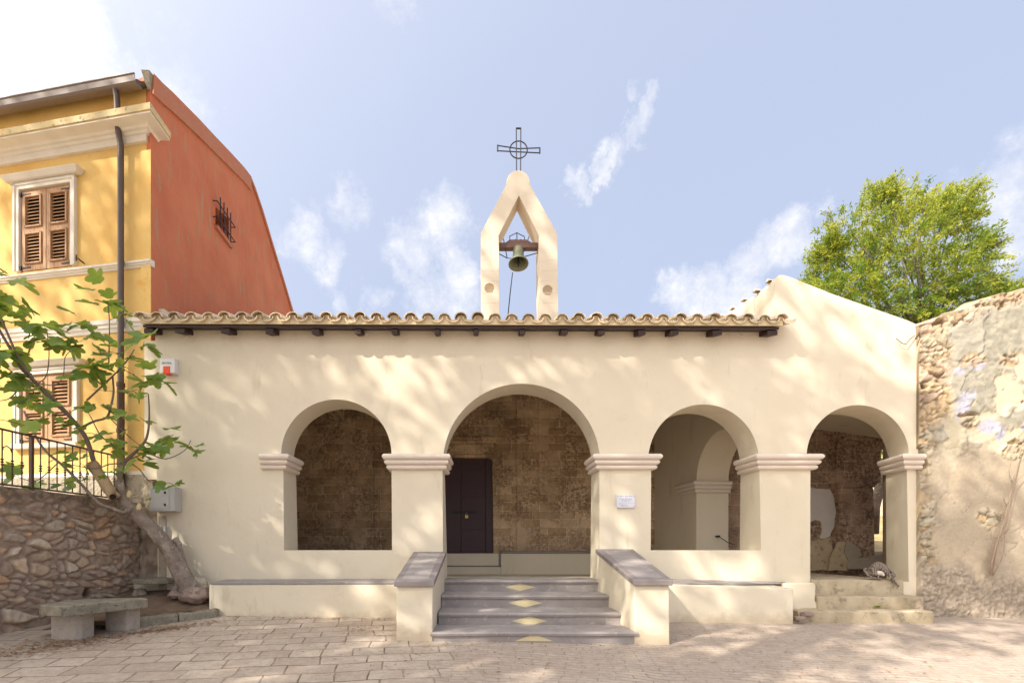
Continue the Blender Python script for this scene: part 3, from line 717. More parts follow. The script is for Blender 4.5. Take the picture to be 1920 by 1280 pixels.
# ------------------------------------------------------------------ steps with parapet walls
stairs = thing('entrance_steps', 'grey coated entrance steps with yellow diamonds between two cream parapets', 'steps', loc=(0.9, 5.5, 0))
ST = [(5.53, .117, 812, 1190), (6.05, .264, 827, 1163), (6.60, .427, 832, 1143), (7.18, .591, 838, 1122)]
lowz = -.15
for i, (y, z, a, b) in enumerate(ST):
    yn = ST[i + 1][0] if i < 3 else D + .35
    x0, x1 = pxX(a, y) - .03, pxX(b, y) + .03
    if i == 3: x0, x1 = pxX(832.5, D), pxX(1122, D)
    m = MB(); m.box((x0, y, lowz), (x1, yn + .05, z - .045)); 
    # wavy hand made tread slab with nosing
    n = 26; k = len(m.v)
    for j in range(n + 1):
        x = x0 + (x1 - x0) * j / n; dz = .006 * noise.noise(V((x * 1.4, i * 3.1, 0))); dy = .012 * noise.noise(V((x * 2.0, i * 7.7, 4)))
        for yy, z_ in ((y - .028 + dy, z - .045 + dz), (y - .036 + dy, z - .02 + dz), (y - .02 + dy, z + dz - .003), (y + .01, z + dz), (yn + .05, z + dz * .3), (yn + .05, z - .045)):
            m.vert((x, yy, z_))
    for j in range(n):
        for l in range(6):
            a_ = k + j * 6 + l; b_ = k + j * 6 + (l + 1) % 6; m.face(a_, b_, b_ + 6, a_ + 6)
    m.face(*range(k, k + 6)); m.face(*range(k + n * 6, k + n * 6 + 6))
    so2 = keep(m.build('step', M['greycoat'], smooth='auto', ang=40), stairs)
    # diamond on the riser
    cxs = [1001, 992.5, 985, 975][i]; hw = [36, 33.5, 32.5, 28][i]; cyb = [1196, 1158, 1127.5, 1099.5][i]; hh = [8, 8.5, 8, 7][i]
    c0 = P(cxs, cyb, y); hw = hw / F * y; hh = hh / F * y
    d_ = MB(); loop = [(-hw, 0), (0, -hh), (hw, 0), (0, hh)]
    zc = min(c0.z, z - .05 - hh)
    if i == 0: zc = c0.z; loop = [(-hw, -.03), (hw, -.03), (0, hh)]
    d_.prism([(c0.x + a, y - .004, zc + b) for a, b in loop], [(c0.x + a, y + .01, zc + b) for a, b in loop])
    dd = d_.build('diamond', M['diamond'], so2)
    if i < 3:   # lighter panel laid in the tread
        t_ = MB(); 
for side, (fa, fb, ba, bb, ft, bt) in enumerate([((743), (811), (778), (834), 1099, 1042), ((1190), (1256), (1119), (1184), 1097, 1037)]):
    yf = 5.51; yb_ = D
    x0, x1 = pxX(fa, yf), pxX(fb, yf); X0, X1 = pxX(ba, yb_), pxX(bb, yb_)
    zf, zbk = zy(ft, yf), zy(bt, yb_)
    lean = .02
    m = MB(); m.prism([(x0, yf, lowz), (x1, yf, lowz), (X1, yb_, lowz), (X0, yb_, lowz)],
                      [(x0 - 0 + (.0), yf + lean, zf), (x1 - 0, yf + lean, zf), (X1, yb_, zbk), (X0, yb_, zbk)])
    so2 = keep(m.build('parapet', M['cream'], bevel=.012, seg=3), stairs)
    m = MB(); o = .022; th = .062
    A = [(x0 - o, yf - .03, zf), (x1 + o, yf - .03, zf), (X1 + o, yb_ - .002, zbk + .005), (X0 - o, yb_ - .002, zbk + .005)]
    B = [(a, b, c + th) for a, b, c in A]
    m.prism(A, B); cp = m.build('coping', M['greydark'], so2, bevel=.008)
    m = MB(); ins = .085
    def lerp4(u, v): 
        a = V(B[0]).lerp(V(B[1]), u); b = V(B[3]).lerp(V(B[2]), u); return a.lerp(b, v) + V((0, 0, .0015))
    nn = 10; pts = []
    for j in range(nn): pts.append((.17 + .02 * noise.noise(V((j, side, 0))), .07 + .86 * j / nn))
    for j in range(nn): pts.append((.17 + .66 * j / nn, .93 + .012 * noise.noise(V((j, side, 5)))))
    for j in range(nn): pts.append((.83 + .02 * noise.noise(V((j, side, 9))), .93 - .86 * j / nn))
    for j in range(nn): pts.append((.83 - .66 * j / nn, .07 + .012 * noise.noise(V((j, side, 13)))))
    tp = [lerp4(u, v) for u, v in pts]; m.prism([p - V((0, 0, .01)) for p in tp], tp)
    cpp = m.build('coping_panel', M['greycoat'], so2)

# ------------------------------------------------------------------ masonry benches along the facade
def mbench(name, label, pts_low, zt, th, slab, bev=.012):
    t = thing(name, label, 'bench', 'masonry benches along the church front', loc=(pts_low[0][0], pts_low[0][1], 0))
    m = MB(); m.prism([(x, y, -.2) for x, y in pts_low], [(x, y, z) for (x, y), z in zip(pts_low, zt)])
    keep(m.build('bench_wall', M['cream'], bevel=bev, seg=3), t)
    if slab:
        m = MB(); m.prism([(x, y, z + .0005) for x, y, z in slab], [(x, y, z + th) for x, y, z in slab]); keep(m.build('bench_top', M['greycoat'], bevel=.005), t)
    return t
yfb = 6.62; z1, z2 = zy(1093, yfb), zy(1095, yfb)
xl0, xl1 = pxX(392, yfb), pxX(770, yfb)
mbench('masonry_bench', 'long low cream masonry bench with grey top left of the steps', [(xl0, yfb), (xl1, yfb), (xl1, D + .05), (pxX(420, D), D + .05)], [z1 - .02, z1 - .01, z1 - .01, z1 - .02], .03,
       [(xl0 + .03, yfb - .006, z1 - .018), (xl1, yfb - .006, z1 - .008), (xl1, D, z1 - .006), (pxX(422, D), D, z1 - .016)])
xr0, xr1 = pxX(1225, yfb), pxX(1486, yfb)
mbench('masonry_bench', 'low cream masonry bench right of the steps, its grey top worn', [(xr0, yfb), (xr1, yfb - .02), (xr1, D + .05), (xr0, D + .05)], [z2 + .005, z2 - .06, z2 - .03, z2 + .03], .014,
       [(xr0, yfb + .05, z2 + .008), (pxX(1400, yfb), yfb + .20, z2 - .022), (pxX(1486, 7.1), 7.1, z2 - .03), (pxX(1486, D), D, z2 - .028), (xr0, D, z2 + .032)])
m = MB(); ya = 7.0; a, b = pxX(1470, ya), pxX(1530, ya); zt_ = zy(1092, ya)
pts = [(a, -.1), (b, -.1), (b + .03, .17), (b + .045, .24), (b - .01, .30), (b, zt_ - .04), (b - .03, zt_), (a, zt_ - .01)]
m.prism([(x, ya, z) for x, z in pts], [(x, D + .02, z) for x, z in pts])
tag(m.build('plinth_block', M['cream'], bevel=.015, seg=3), 'short cream plastered block between the right bench and the ochre side steps', 'block')

# ------------------------------------------------------------------ side steps below the right arch
ss = thing('side_steps', 'worn ochre cement steps under the rightmost arch', 'steps', loc=(5.8, 7, .1))
def rough_block(name, x0, x1, y0, y1, z0, z1, mat, parent, jit=.012, nx=30):
    m = MB(); k = 0; ring_n = 7
    for i in range(nx + 1):
        x = x0 + (x1 - x0) * i / nx
        for (yy, z_) in ((y0, z0), (y0, (z0 + z1) / 2), (y0, z1 - .02), (y0 + .02, z1), ((y0 + y1) / 2, z1), (y1, z1), (y1, z0)):
            q = V((x * 3, yy * 3, z_ * 3 + hash(name) % 5 * 0)); dn = noise.noise_vector(q * 1.7) * jit
            m.vert(V((x, yy, z_)) + dn)
    for i in range(nx):
        for l in range(ring_n): a = i * ring_n + l; b = i * ring_n + (l + 1) % ring_n; m.face(a, b, b + ring_n, a + ring_n)
    m.face(*range(ring_n)); m.face(*range(nx * ring_n, (nx + 1) * ring_n))
    o = m.build(name, mat, smooth='auto', ang=45); keep(o, parent); return o
rough_block('step', pxX(1519), pxX(1690), 7.22, 10.2, .1, .590, M['ochrestep'], ss, .008)
rough_block('step', pxX(1531, 7.0), pxX(1729, 7.0), 6.98, 7.40, 0, .365, M['ochrestep'], ss, .010)
rough_block('kerb_step', pxX(1490, 6.8), pxX(1740, 6.8), 6.72, 7.1, -.1, .195, M['ochrestep'], ss, .015)
# broken brick pieces and a weed
for (px, py, w_, h_, y) in ((1512, 1150, .17, .06, 6.7), (1500, 1158, .14, .05, 6.62)):
    m = MB(); p = P(px, py, y); m.box((p.x - w_ / 2, y - .04, p.z - h_ / 2), (p.x + w_ / 2, y + .05, p.z + h_ / 2), Matrix.Identity(4))
    o = m.build('brick', M['boulder'], bevel=.015, seg=2); tag(o, 'broken brick at the foot of the plinth block' if px > 1505 else 'small flat brick piece beside the right bench corner', 'brick')
m = MB(); c = P(1645, 1138, 6.93)
for i in range(40):
    a = random.uniform(0, 6.28); l = random.uniform(.02, .05); b = c + V((random.uniform(-.04, .04), random.uniform(-.02, .03), 0)); t = b + V((math.cos(a) * l, math.sin(a) * l * .5, l * .7)); k = len(m.v)
    g_ = random.random(); s = V((-math.sin(a), math.cos(a), 0)) * .008
    for q in (b - s, b + s, t): m.vert(q, (g_, g_, g_))
    m.face(k, k + 1, k + 2)
tag(m.build('weed', M['almond']), 'tiny green weed growing on the lower side step', 'plant')

# ------------------------------------------------------------------ what shows through the rightmost arch
sidew = thing('side_arch_wall', 'dark ashlar wall with crumbling white plaster and a second arch, behind the rightmost arch', 'wall', loc=(7, 9.9, .6))
m = MB(); YS = 9.9
hole = [(1633, 1062), (1632, 985), (1630, 960), (1633, 905), (1637, 885), (1645, 862), (1655, 842), (1670, 824), (1690, 810), (1720, 803), (1750, 810), (1775, 835), (1785, 870), (1785, 1062)]
ou = [(4.3, .3), (4.3, 5.0), (10.5, 4.0), (10.5, .3)]
hl = [W2(px, py, YS) for px, py in hole]
k1 = sheet(m, ou, [hl], YS); k2 = sheet(m, ou, [[(x + .12, z) for x, z in hl]], YS + .6)
for a, n in ((0, 4), (4, len(hl))):
    for i in range(n): j = (i + 1) % n; m.face(k1 + a + i, k1 + a + j, k2 + a + j, k2 + a + i)
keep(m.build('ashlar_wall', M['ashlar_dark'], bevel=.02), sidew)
m = MB(); pa, pb = pxX(1567, YS), pxX(1633, YS)
m.prism([(pa, YS - .10, .55), (pb + .01, YS - .10, .55), (pb + .01, YS + .02, .55), (pa, YS + .02, .55)], [(pa, YS - .10, zy(915, YS)), (pb - .02, YS - .10, zy(915, YS)), (pb - .02, YS + .02, zy(915, YS)), (pa, YS + .02, zy(915, YS))])
m.prism([(pa, YS - .10, zy(915, YS)), (pb - .02, YS - .10, zy(915, YS)), (pb - .02, YS, zy(915, YS)), (pa, YS, zy(915, YS))], [(pa - .04, YS - .17, zy(905, YS)), (pb + .04, YS - .17, zy(905, YS)), (pb + .04, YS, zy(905, YS)), (pa - .04, YS, zy(905, YS))])
m.box((pxX(1566, YS), YS - .03, zy(905, YS)), (pxX(1650, YS) , YS + .01, 4.0))
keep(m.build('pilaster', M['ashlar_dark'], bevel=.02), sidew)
def blob(pxpy, name, mat, Y, th=.02):
    m = MB(); pts = [P(a, b, Y) for a, b in pxpy]; out_ = []
    for i, p in enumerate(pts):
        q = pts[(i + 1) % len(pts)]
        for t in (0, .25, .5, .75):
            r_ = p.lerp(q, t); d = noise.noise_vector(r_ * 9) * .03; out_.append(V((r_.x + d.x, Y, r_.z + d.z)))
    tri = tessellate_polygon([[V((p.x, p.z, 0)) for p in out_]]); n = len(out_)
    for p in out_: m.vert((p.x, Y - th, p.z))
    for p in out_: m.vert((p.x, Y + .005, p.z))
    for t in tri: m.face(*t)
    for i in range(n): j = (i + 1) % n; m.face(i, j, n + j, n + i)
    o = m.build(name, mat); keep(o, sidew); return o
M['oldwhite'] = plaster('old_white_plaster', (.66, .61, .56), (.72, .67, .62), 3, .4, .01, 40)
M['greymortar'] = plaster('grey_mortar_patch', (.36, .31, .24), (.44, .38, .29), 4, .6, .015, 40)
M['ochremortar'] = plaster('ochre_mortar', (.50, .39, .24), (.60, .48, .31), 4, .6, .015, 40, c3=(.17, .14, .10), c3cut=.55)
blob([(1505, 914), (1555, 916), (1560, 925), (1566, 960), (1562, 990), (1555, 1005), (1545, 1010), (1538, 1012), (1540, 990), (1536, 976), (1528, 974), (1505, 985)], 'white_plaster_patch', M['oldwhite'], YS)
blob([(1505, 1010), (1525, 1014), (1545, 1008), (1556, 1008), (1558, 1030), (1550, 1068), (1505, 1070)], 'ochre_mortar_patch', M['ochremortar'], YS, .03)
blob([(1556, 1045), (1568, 1018), (1580, 1012), (1592, 1016), (1605, 1030), (1615, 1040), (1600, 1050), (1590, 1055), (1590, 1069), (1552, 1069)], 'ochre_mortar_patch', M['ochremortar'], YS - .105, .03)
blob([(1585, 1017), (1600, 1018), (1612, 1030), (1612, 1040), (1596, 1043), (1590, 1050), (1584, 1035)], 'grey_mortar_patch', M['greymortar'], YS - .135, .015)
m = MB(); 
m.prism([P(1588, 1067, YS - .3), P(1660, 1067, YS - .3), P(1680, 1065, YS - .1), P(1588, 1065, YS - .1)], [P(1590, 1054, YS - .3), P(1660, 1036, YS - .3), P(1690, 1030, YS + .5), P(1600, 1036, YS)])
keep(m.build('ramp_kerb', M['greymortar'], bevel=.02), sidew)
# garden behind
m = MB(); nxx = 30
for j in range(13):
    for i in range(nxx + 1):
        x = 5 + 20 * i / nxx; y = 10.55 + 22 * j / 12; m.vert((x, y, .62 + .24 * min(y - 10.5, 8) + .05 * noise.noise(V((x, y, 0)))))
for j in range(12):
    for i in range(nxx): k = j * (nxx + 1) + i; m.face(k, k + 1, k + nxx + 2, k + nxx + 1)
tag(m.build('garden_ground', M['garden'], smooth=True), kind='structure')
m = MB(); m.box((8, 17, 1.0), (24, 17.3, 5.2)); tag(m.build('garden_wall', M['cream'], bevel=.02), 'pale plastered garden wall glimpsed through the second arch', 'wall')
gt = thing('garden_tree', 'leaning dark tree trunk seen through the second arch against the pale wall', 'tree', loc=(9.5, 11.6, .7))
m = MB(); m.tube([P(1636, 1000, 11.8), P(1641, 950, 11.8), P(1649, 915, 11.8), P(1645, 880, 11.8), P(1640, 850, 11.8), P(1650, 780, 11.8)], [.11, .10, .10, .11, .09, .07], 10, .4)
keep(m.build('trunk', M['bark'], smooth=True), gt)
def leafcloud(m, centers, n, spread, size, asp, rnd, droop=.3):
    for i in range(n):
        c, r = rnd.choice(centers)
        d = V((rnd.gauss(0, 1), rnd.gauss(0, 1), rnd.gauss(0, 1))).normalized() * (r * rnd.random() ** .45)
        p = c + d; ax = (d.normalized() * .6 + V((rnd.gauss(0, .6), rnd.gauss(0, .6), rnd.gauss(0, .5) - droop))).normalized()
        s = size * rnd.uniform(.6, 1.3); w_ = ax.orthogonal().normalized(); w_ = (Matrix.Rotation(rnd.uniform(0, 6.28), 3, ax) @ w_) * s * asp
        g_ = min(1, max(0, rnd.gauss(.45, .28))); k = len(m.v)
        for q in (p, p + ax * s * .5 + w_, p + ax * s, p + ax * s * .5 - w_): m.vert(q, (g_, g_, g_))
        m.face(k, k + 1, k + 2, k + 3)
m = MB(); rn = random.Random(4); leafcloud(m, [(P(1655, 850, 12.2), .6), (P(1700, 800, 12.4), .8)], 700, 0, .10, .25, rn)
keep(m.build('crown', M['almond'], fix=False), gt)

# ------------------------------------------------------------------ ruined wall on the right
def hsh(p): return abs(math.sin(p.x * 127.1 + p.y * 311.7 + p.z * 74.7) * 43758.5453) % 1
def smooth(a, b, x):
    t = max(0, min(1, (x - a) / (b - a))) if a != b else 0; return t * t * (3 - 2 * t)
rw = MB(); RX0 = pxX(1718); YRW = D - .03
cols = [RX0 + .0165 * i for i in range(116)] + [RX0 + 1.9 + .06 * i for i in range(1, 50)]
tops = [(1718, 612), (1745, 602), (1775, 592), (1800, 583), (1830, 568), (1855, 557), (1880, 551), (1900, 549), (1925, 541), (2000, 520), (2300, 505)]
def topz(x):
    px = VX + x * F / D
    for (a, ya), (b, yb_) in zip(tops, tops[1:]):
        if px <= b: return CZ + (VY - (ya + (yb_ - ya) * (px - a) / (b - a))) / F * D
    return CZ + (VY - 505) / F * D
NZ = 290
blues = [(1790, 700, .16, .10), (1822, 688, .20, .12), (1800, 770, .14, .34), (1812, 745, .10, .12), (1845, 800, .22, .14), (1870, 815, .12, .16), (1915, 800, .10, .1)]
creams = [(1785, 790, .30, .40), (1880, 735, .32, .40), (1910, 690, .2, .3), (1830, 800, .35, .3), (1900, 830, .5, .35), (1775, 840, .2, .2)]
stains = [(1915, 690, .18, .22)]
ci = 0
def lobes(lst, x, z, wob):
    v = 0
    for px, py, rx, rz in lst:
        p = P(px, py, D); d = math.hypot((x - p.x) / rx, (z - p.z) / rz) + wob
        v = max(v, 1 - smooth(.6, .85, d))
    return v
for i, x in enumerate(cols):
    zt2 = topz(x) + .035 * noise.fractal(V((x * 5, 0, 3)), 1, 2, 4)
    for j in range(NZ + 1):
        z = -.1 + (zt2 + .1) * j / NZ
        q = V((x, 0, z)); xx = x - RX0
        fr = noise.fractal(q * 2.2, 1, 2.1, 6); fr2 = noise.fractal(q * 9 + V((5, 5, 5)), 1, 2, 4); wob = .35 * noise.fractal(q * 4 + V((9, 1, 2)), 1, 2, 4)
        base = V((.50, .415, .295)); grey = V((.345, .32, .245))
        # layers: (colour, height)
        col = base.lerp(V((.58, .475, .33)), smooth(-.2, .4, fr)); h = .010 * fr + .004 * fr2
        upper = smooth(2.3, 2.9, z + .4 * fr)             # grey rendered upper zone
        crust = noise.ridged_multi_fractal(V((x * 3.1 + .4 * z, 1, z * 6)), .9, 2.1, 5, 1, 2) 
        if upper > 0:
            gcol = grey.lerp(V((.44, .40, .30)), smooth(-.3, .3, fr2))
            col = col.lerp(gcol, upper); h += upper * (.012 + .010 * min(1.6, crust)); pt = noise.noise(V((x * 1.7, 4, z * 1.5)) + noise.noise_vector(q * 4) * .3)
            if pt > .12: h += .008; col = col.lerp(V((.46, .42, .33)), .55)
            elif pt > .105: col = col * .80; h -= .004
        cr = lobes(creams, x, z, wob)
        if cr > 0: col = col.lerp(V((.64, .56, .39)), cr); h = h * (1 - .6 * cr) - .012 * cr
        bl = lobes(blues, x, z, wob * 1.4)
        if bl > 0: col = col.lerp(V((.47, .46, .52)), bl * smooth(-.5, .1, fr2 + .3)); 
        if .95 < z < 2.35:                                  # smoother beige plaster in the middle
            sm = smooth(.55, .75, xx + .2 * fr) * smooth(.95, 1.1, z) * (1 - smooth(2.1, 2.35, z + .2 * fr)); h *= 1 - .7 * sm; col = col.lerp(V((.52, .43, .305)), .6 * sm)
        # exposed stones: left strip, top crest, scattered
        st = max(1 - smooth(.24, .42, xx + .22 * fr - .07 * math.sin(z * 2.2) + .12 * (1 - smooth(2.6, 3.2, z))), 1 - smooth(.10, .20, zt2 - z + .10 * fr2 - .04), smooth(.35, .5, noise.noise(V((x * 1.9, 7, z * 2.2))) ) * .9)
        if xx < .05: st = max(st, .3)
        if st > .02:
            warp_ = noise.noise_vector(q * 3.5) * .18 + noise.noise_vector(q * 11) * .06
            s1 = 3.6 if z > 2.9 else 4.6
            dd_, pp = noise.voronoi(V((x * s1, 0, z * s1 * 1.9)) + warp_ * 4)
            e = smooth(.0, .13, dd_[1] - dd_[0] + .05 * fr2); r_ = hsh(pp[0]); 
            oc = [V((.50, .325, .15)), V((.58, .41, .22)), V((.50, .42, .28)), V((.58, .40, .28)), V((.46, .30, .17))][int(r_ * 4.99)]
            if r_ > .62 and z < 3.0: oc = V((.50, .44, .31))
            sc2 = (V((.30, .22, .135))).lerp(oc.lerp(V((.50, .42, .29)), .35), e) * (.86 + .3 * smooth(-.4, .4, fr2)); rg = noise.ridged_multi_fractal(q * 13, .9, 2, 4, 1, 2)
            fl_ = .5 * (math.floor(3 * (dd_[0] + .3 * fr)) / 3.0)
            hs = -.025 + .030 * e * (.25 + 1.0 * r_) - .02 * fl_ + .014 * rg + .014 * fr2
            if r_ < .10 and z > 2.2: hs -= .06
            col = col.lerp(sc2, st); h = h * (1 - st) + hs * st
        lowm = 1 - smooth(.55, .85, z + .22 * fr - .1 * math.sin(x * 3))
        if lowm > 0:
            gf = noise.fractal(q * 21, .6, 2.1, 4); dd_, pp = noise.voronoi(V((x * 7, 0, z * 9)) + noise.noise_vector(q * 8) * .5); e = smooth(.0, .25, dd_[1] - dd_[0]) if hsh(pp[0]) > .62 else .4
            col = col.lerp(V((.43, .345, .25)).lerp(V((.55, .455, .34)), smooth(-.3, .5, gf)) * (.78 + .22 * e), lowm); h = h * (1 - .6 * lowm) + lowm * (.012 + .014 * gf + .014 * e + .014 * fr2) 
        # cracks
        cr_ = abs(noise.noise(V((x * 1.3 + 3, 0, z * 1.6)) + noise.noise_vector(q * 5) * .22)); 
        if cr_ < .006 and st < .5: h -= .008; col = col * .80
        for px_, py_, r0 in ((1727, 727, .055), (1911, 755, .025), (1875, 732, .012)):
            p = P(px_, py_, D); dd2 = math.hypot(x - p.x, (z - p.z) * 1.5)
            if dd2 < r0: h -= .09 * (1 - dd2 / r0) + .03; col = col * .45
        col = col * .84; rw.vert((x, YRW - h - .02, z), (col.x, col.y * 1.0, col.z * 1.02))
nz1 = NZ + 1
for i in range(len(cols) - 1):
    for j in range(NZ): k = i * nz1 + j; rw.face(k, k + nz1, k + nz1 + 1, k + 1)
# top and back
tb = []
for i, x in enumerate(cols):
    f_ = rw.v[i * nz1 + NZ]; cc2 = rw.c[i * nz1 + NZ]
    a = rw.vert((x, D + .25, f_.z + .06 + .05 * noise.fractal(V((x * 6, 2, 0)), 1, 2, 3)), cc2); b = rw.vert((x, D + .6, f_.z - .02), cc2); c = rw.vert((x, D + .6, -.1), cc2); tb.append((i * nz1 + NZ, a, b, c))
for (a, b) in zip(tb, tb[1:]):
    for l in range(3): rw.face(a[l], b[l], b[l + 1], a[l + 1])
rw.face(*([i for i in range(0, nz1)] + [tb[0][1], tb[0][2], tb[0][3]]))
tag(rw.build('ruined_wall', M['ruin'], smooth=True, fix=False), 'tall crumbling ochre wall with flaking plaster and blue paint traces right of the church', 'wall')
# dry vine on it
m = MB(); yv = D - .12
def vine(pts, r0, r1):
    q = [P(a, b, yv + .03 * noise.noise(V((a * .05, b * .05, 0)))) for a, b in pts]; m.tube(q, [r0 + (r1 - r0) * i / (len(q) - 1) for i in range(len(q))], 6)
vine([(1857, 1078), (1860, 1050), (1868, 1020), (1880, 985), (1890, 945), (1900, 900), (1908, 860), (1918, 830)], .017, .006)
vine([(1859, 1078), (1866, 1045), (1875, 1010), (1888, 980), (1897, 940), (1905, 905), (1925, 880)], .013, .004)
vine([(1861, 1079), (1873, 1060), (1882, 1035), (1884, 1005), (1878, 970), (1885, 930)], .010, .004)
vine([(1884, 1000), (1895, 985), (1912, 978), (1930, 960)], .006, .003); vine([(1862, 1070), (1853, 1045), (1862, 1025), (1858, 1000), (1868, 975)], .007, .003)
vine([(1888, 950), (1880, 930), (1882, 905)], .005, .002); vine([(1898, 905), (1890, 880), (1895, 850)], .004, .002)
vine([(1900, 900), (1912, 895), (1935, 870)], .004, .002)
tag(m.build('dry_vine', M['drybranch'], smooth=True), 'bare dry vine stems climbing the foot of the ruined wall', 'plant')

# ------------------------------------------------------------------ cat
cat = thing('cat', 'grey tabby cat with a white flank bending down over the edge of the side steps', 'cat', loc=P(1652, 1083, 7.25))
def skin(name, nodes, edges, mat, parent, sub=2):
    me = bpy.data.meshes.new(name); me.from_pydata([tuple(n[0]) for n in nodes], edges, [])
    me.materials.append(mat); o = bpy.data.objects.new(name, me); COL.objects.link(o)
    s = o.modifiers.new('skin', 'SKIN'); s.use_smooth_shade = True
    for i, n in enumerate(nodes): sv = me.skin_vertices[0].data[i]; sv.radius = (n[1], n[1]); sv.use_root = (i == 0)
    u = o.modifiers.new('sub', 'SUBSURF'); u.levels = sub; u.render_levels = sub
    keep(o, parent); return o
def cat_mat():
    m, nt, b, v = newmat('tabby_fur')
    wv = nt.nodes.new('ShaderNodeTexWave'); L(nt, v, wv.inputs[0]); wv.inputs['Scale'].default_value = 14; wv.inputs['Distortion'].default_value = 5; wv.inputs['Detail'].default_value = 3; wv.inputs['Detail Scale'].default_value = 3
    g = NOISE(nt, v, 120, 4, .7)
    c = MIX(nt, wv.outputs[1], (.085, .065, .055), (.30, .24, .19)); c = MIX(nt, .35, c, MIX(nt, g, (.3, .3, .3), (1.6, 1.6, 1.6)), 'MULTIPLY')
    L(nt, c, b.inputs['Base Color']); bump(nt, b, g, .8, .01); return m
M['fur'] = cat_mat(); M['whitefur'] = simple('white_fur', (.62, .55, .47), .9, var=.2, sc=90, bst=.6, bd=.006)
c0 = P(1645, 1068, 7.27)
def CP(dx, dy, dz): return c0 + V((dx, dy, dz))
nodes = [(CP(-.05, .06, .015), .078), (CP(.0, .03, .07), .082), (CP(.06, .0, .062), .074), (CP(.115, -.03, .015), .058), (CP(.145, -.055, -.035), .036),   # pelvis .. neck
         (CP(.165, -.075, -.075), .046), (CP(.18, -.10, -.105), .024),                                    # head, muzzle
         (CP(-.06, .00, -.05), .045), (CP(-.015, -.05, -.085), .022), (CP(-.04, -.04, -.122), .017), (CP(.01, -.075, -.128), .018),   # near hind leg
         (CP(-.07, .12, -.05), .04), (CP(-.06, .10, -.12), .018),                                                             # far hind leg
         (CP(.10, -.07, -.05), .028), (CP(.115, -.10, -.10), .019), (CP(.12, -.115, -.125), .017),                                                              # left fore leg
         (CP(.15, -.05, -.09), .024), (CP(.19, -.075, -.16), .017), (CP(.225, -.085, -.215), .015), (CP(.245, -.10, -.245), .016),      # reaching fore leg
         ]
edges = [(0, 1), (1, 2), (2, 3), (3, 4), (4, 5), (5, 6), (0, 7), (7, 8), (8, 9), (9, 10), (0, 11), (11, 12), (3, 13), (13, 14), (14, 15), (3, 16), (16, 17), (17, 18), (18, 19)]
skin('body', nodes, edges, M['fur'], cat)
skin('tail', [(CP(-.10, .08, .02), .022), (CP(-.15, .06, .0), .019), (CP(-.165, .0, -.05), .017), (CP(-.14, -.05, -.10), .015), (CP(-.08, -.09, -.125), .013)], [(0, 1), (1, 2), (2, 3), (3, 4)], M['fur'], cat)
m = MB(); hd = CP(.165, -.075, -.075)
for sgn in (-1, 1):
    b = hd + V((sgn * .024 - .0, .02, .03)); m.prism([b + V((-.016, 0, 0)), b + V((.016, 0, 0)), b + V((0, .014, 0))], [b + V((sgn * .006, .01, .042)), b + V((sgn * .006 + .003, .01, .042)), b + V((sgn * .006, .013, .042))])
keep(m.build('ear', M['fur']), cat)
skin('white_belly', [(CP(-.045, -.035, -.035), .040), (CP(.03, -.045, -.045), .034), (CP(.055, -.06, -.09), .022)], [(0, 1), (1, 2)], M['whitefur'], cat)

# ------------------------------------------------------------------ yellow house
HC = V((-5.086, 7.6, 0)); uF = V((-1, .173, 0)).normalized(); nF = V((-.173, -1, 0)).normalized()
uR = V((-.046, 1, 0)).normalized(); nR = V((1, .046, 0)).normalized()
house = thing('yellow_house', 'two storey yellow house with a red gable wall, beyond the fig tree', 'house', loc=(HC.x - 1, HC.y + 1, 0))
def hf(s, z, o=0): p = HC + uF * s + nF * o; return V((p.x, p.y, z))
def sz(px, py):
    p = onplane(px, py, HC, nF); return ((p - HC).dot(uF), p.z)
def szR(px, py):
    p = onplane(px, py, HC, nR); return ((p - HC).dot(uR), p.z)
def hr(s, z, o=0): p = HC + uR * s + nR * o; return V((p.x, p.y, z))
m = MB(); LF = 9.0; zeave = sz(275, 163)[1]
wins = []
for (xa, xb, yt, yb2) in ((40, 136, 352, 505), (41, 141, 702, 832)):
    s0, zt3 = sz(xb, yt); s1, _ = sz(xa, yt); _, zb3 = sz((xa + xb) / 2, yb2); _, zt3 = sz((xa + xb) / 2, yt)
    wins.append((s0, s1, zb3, zt3))
pts = [(-.0, -.3), (LF, -.3), (LF, zeave), (0, zeave)]
rings = [[V((a, b, 0)) for a, b in pts]] + [[V((a, b, 0)) for a, b in ((w_[0], w_[2]), (w_[0], w_[3]), (w_[1], w_[3]), (w_[1], w_[2]))] for w_ in wins]
tri = tessellate_polygon(rings); flat = [p for r_ in rings for p in r_]
for p in flat: m.vert(hf(p.x, p.y))
for t in tri: m.face(*t)
k = len(m.v)
for p in flat: m.vert(hf(p.x, p.y, -.12))
for b in (4, 8):
    for i in range(4): j = (i + 1) % 4; m.face(b + i, b + j, k + b + j, k + b + i)
keep(m.build('front_wall', M['yellow']), house)
# red gable wall
prof_r = []
for px, py in ((283, 140), (300, 158), (320, 176), (340, 196), (370, 226), (400, 258), (430, 289), (455, 316), (468, 333), (475, 350), (490, 394), (510, 460), (530, 525), (548, 585)):
    prof_r.append(szR(px, py))
prof_r.append((prof_r[-1][0] + 1.2, prof_r[-1][1] - 1.2))
m = MB(); s1 = prof_r[-1][0]
loop = [(0, -.3)] + prof_r + [(s1, -.3)]
loop = [(s, z) for s, z in loop]
bw = [szR(404, 388), szR(404, 426), szR(430, 457), szR(430, 412)]
rings = [[V((a, b, 0)) for a, b in loop], [V((a, b, 0)) for a, b in bw]]
tri = tessellate_polygon(rings); flat = rings[0] + rings[1]
for o in (0, -.4):
    k = len(m.v); [m.vert(hr(max(p.x, .16) if o < 0 else p.x, p.y, o)) for p in flat]
    for t in tri: m.face(*[k + i for i in t])
n = len(flat); n0 = len(loop)
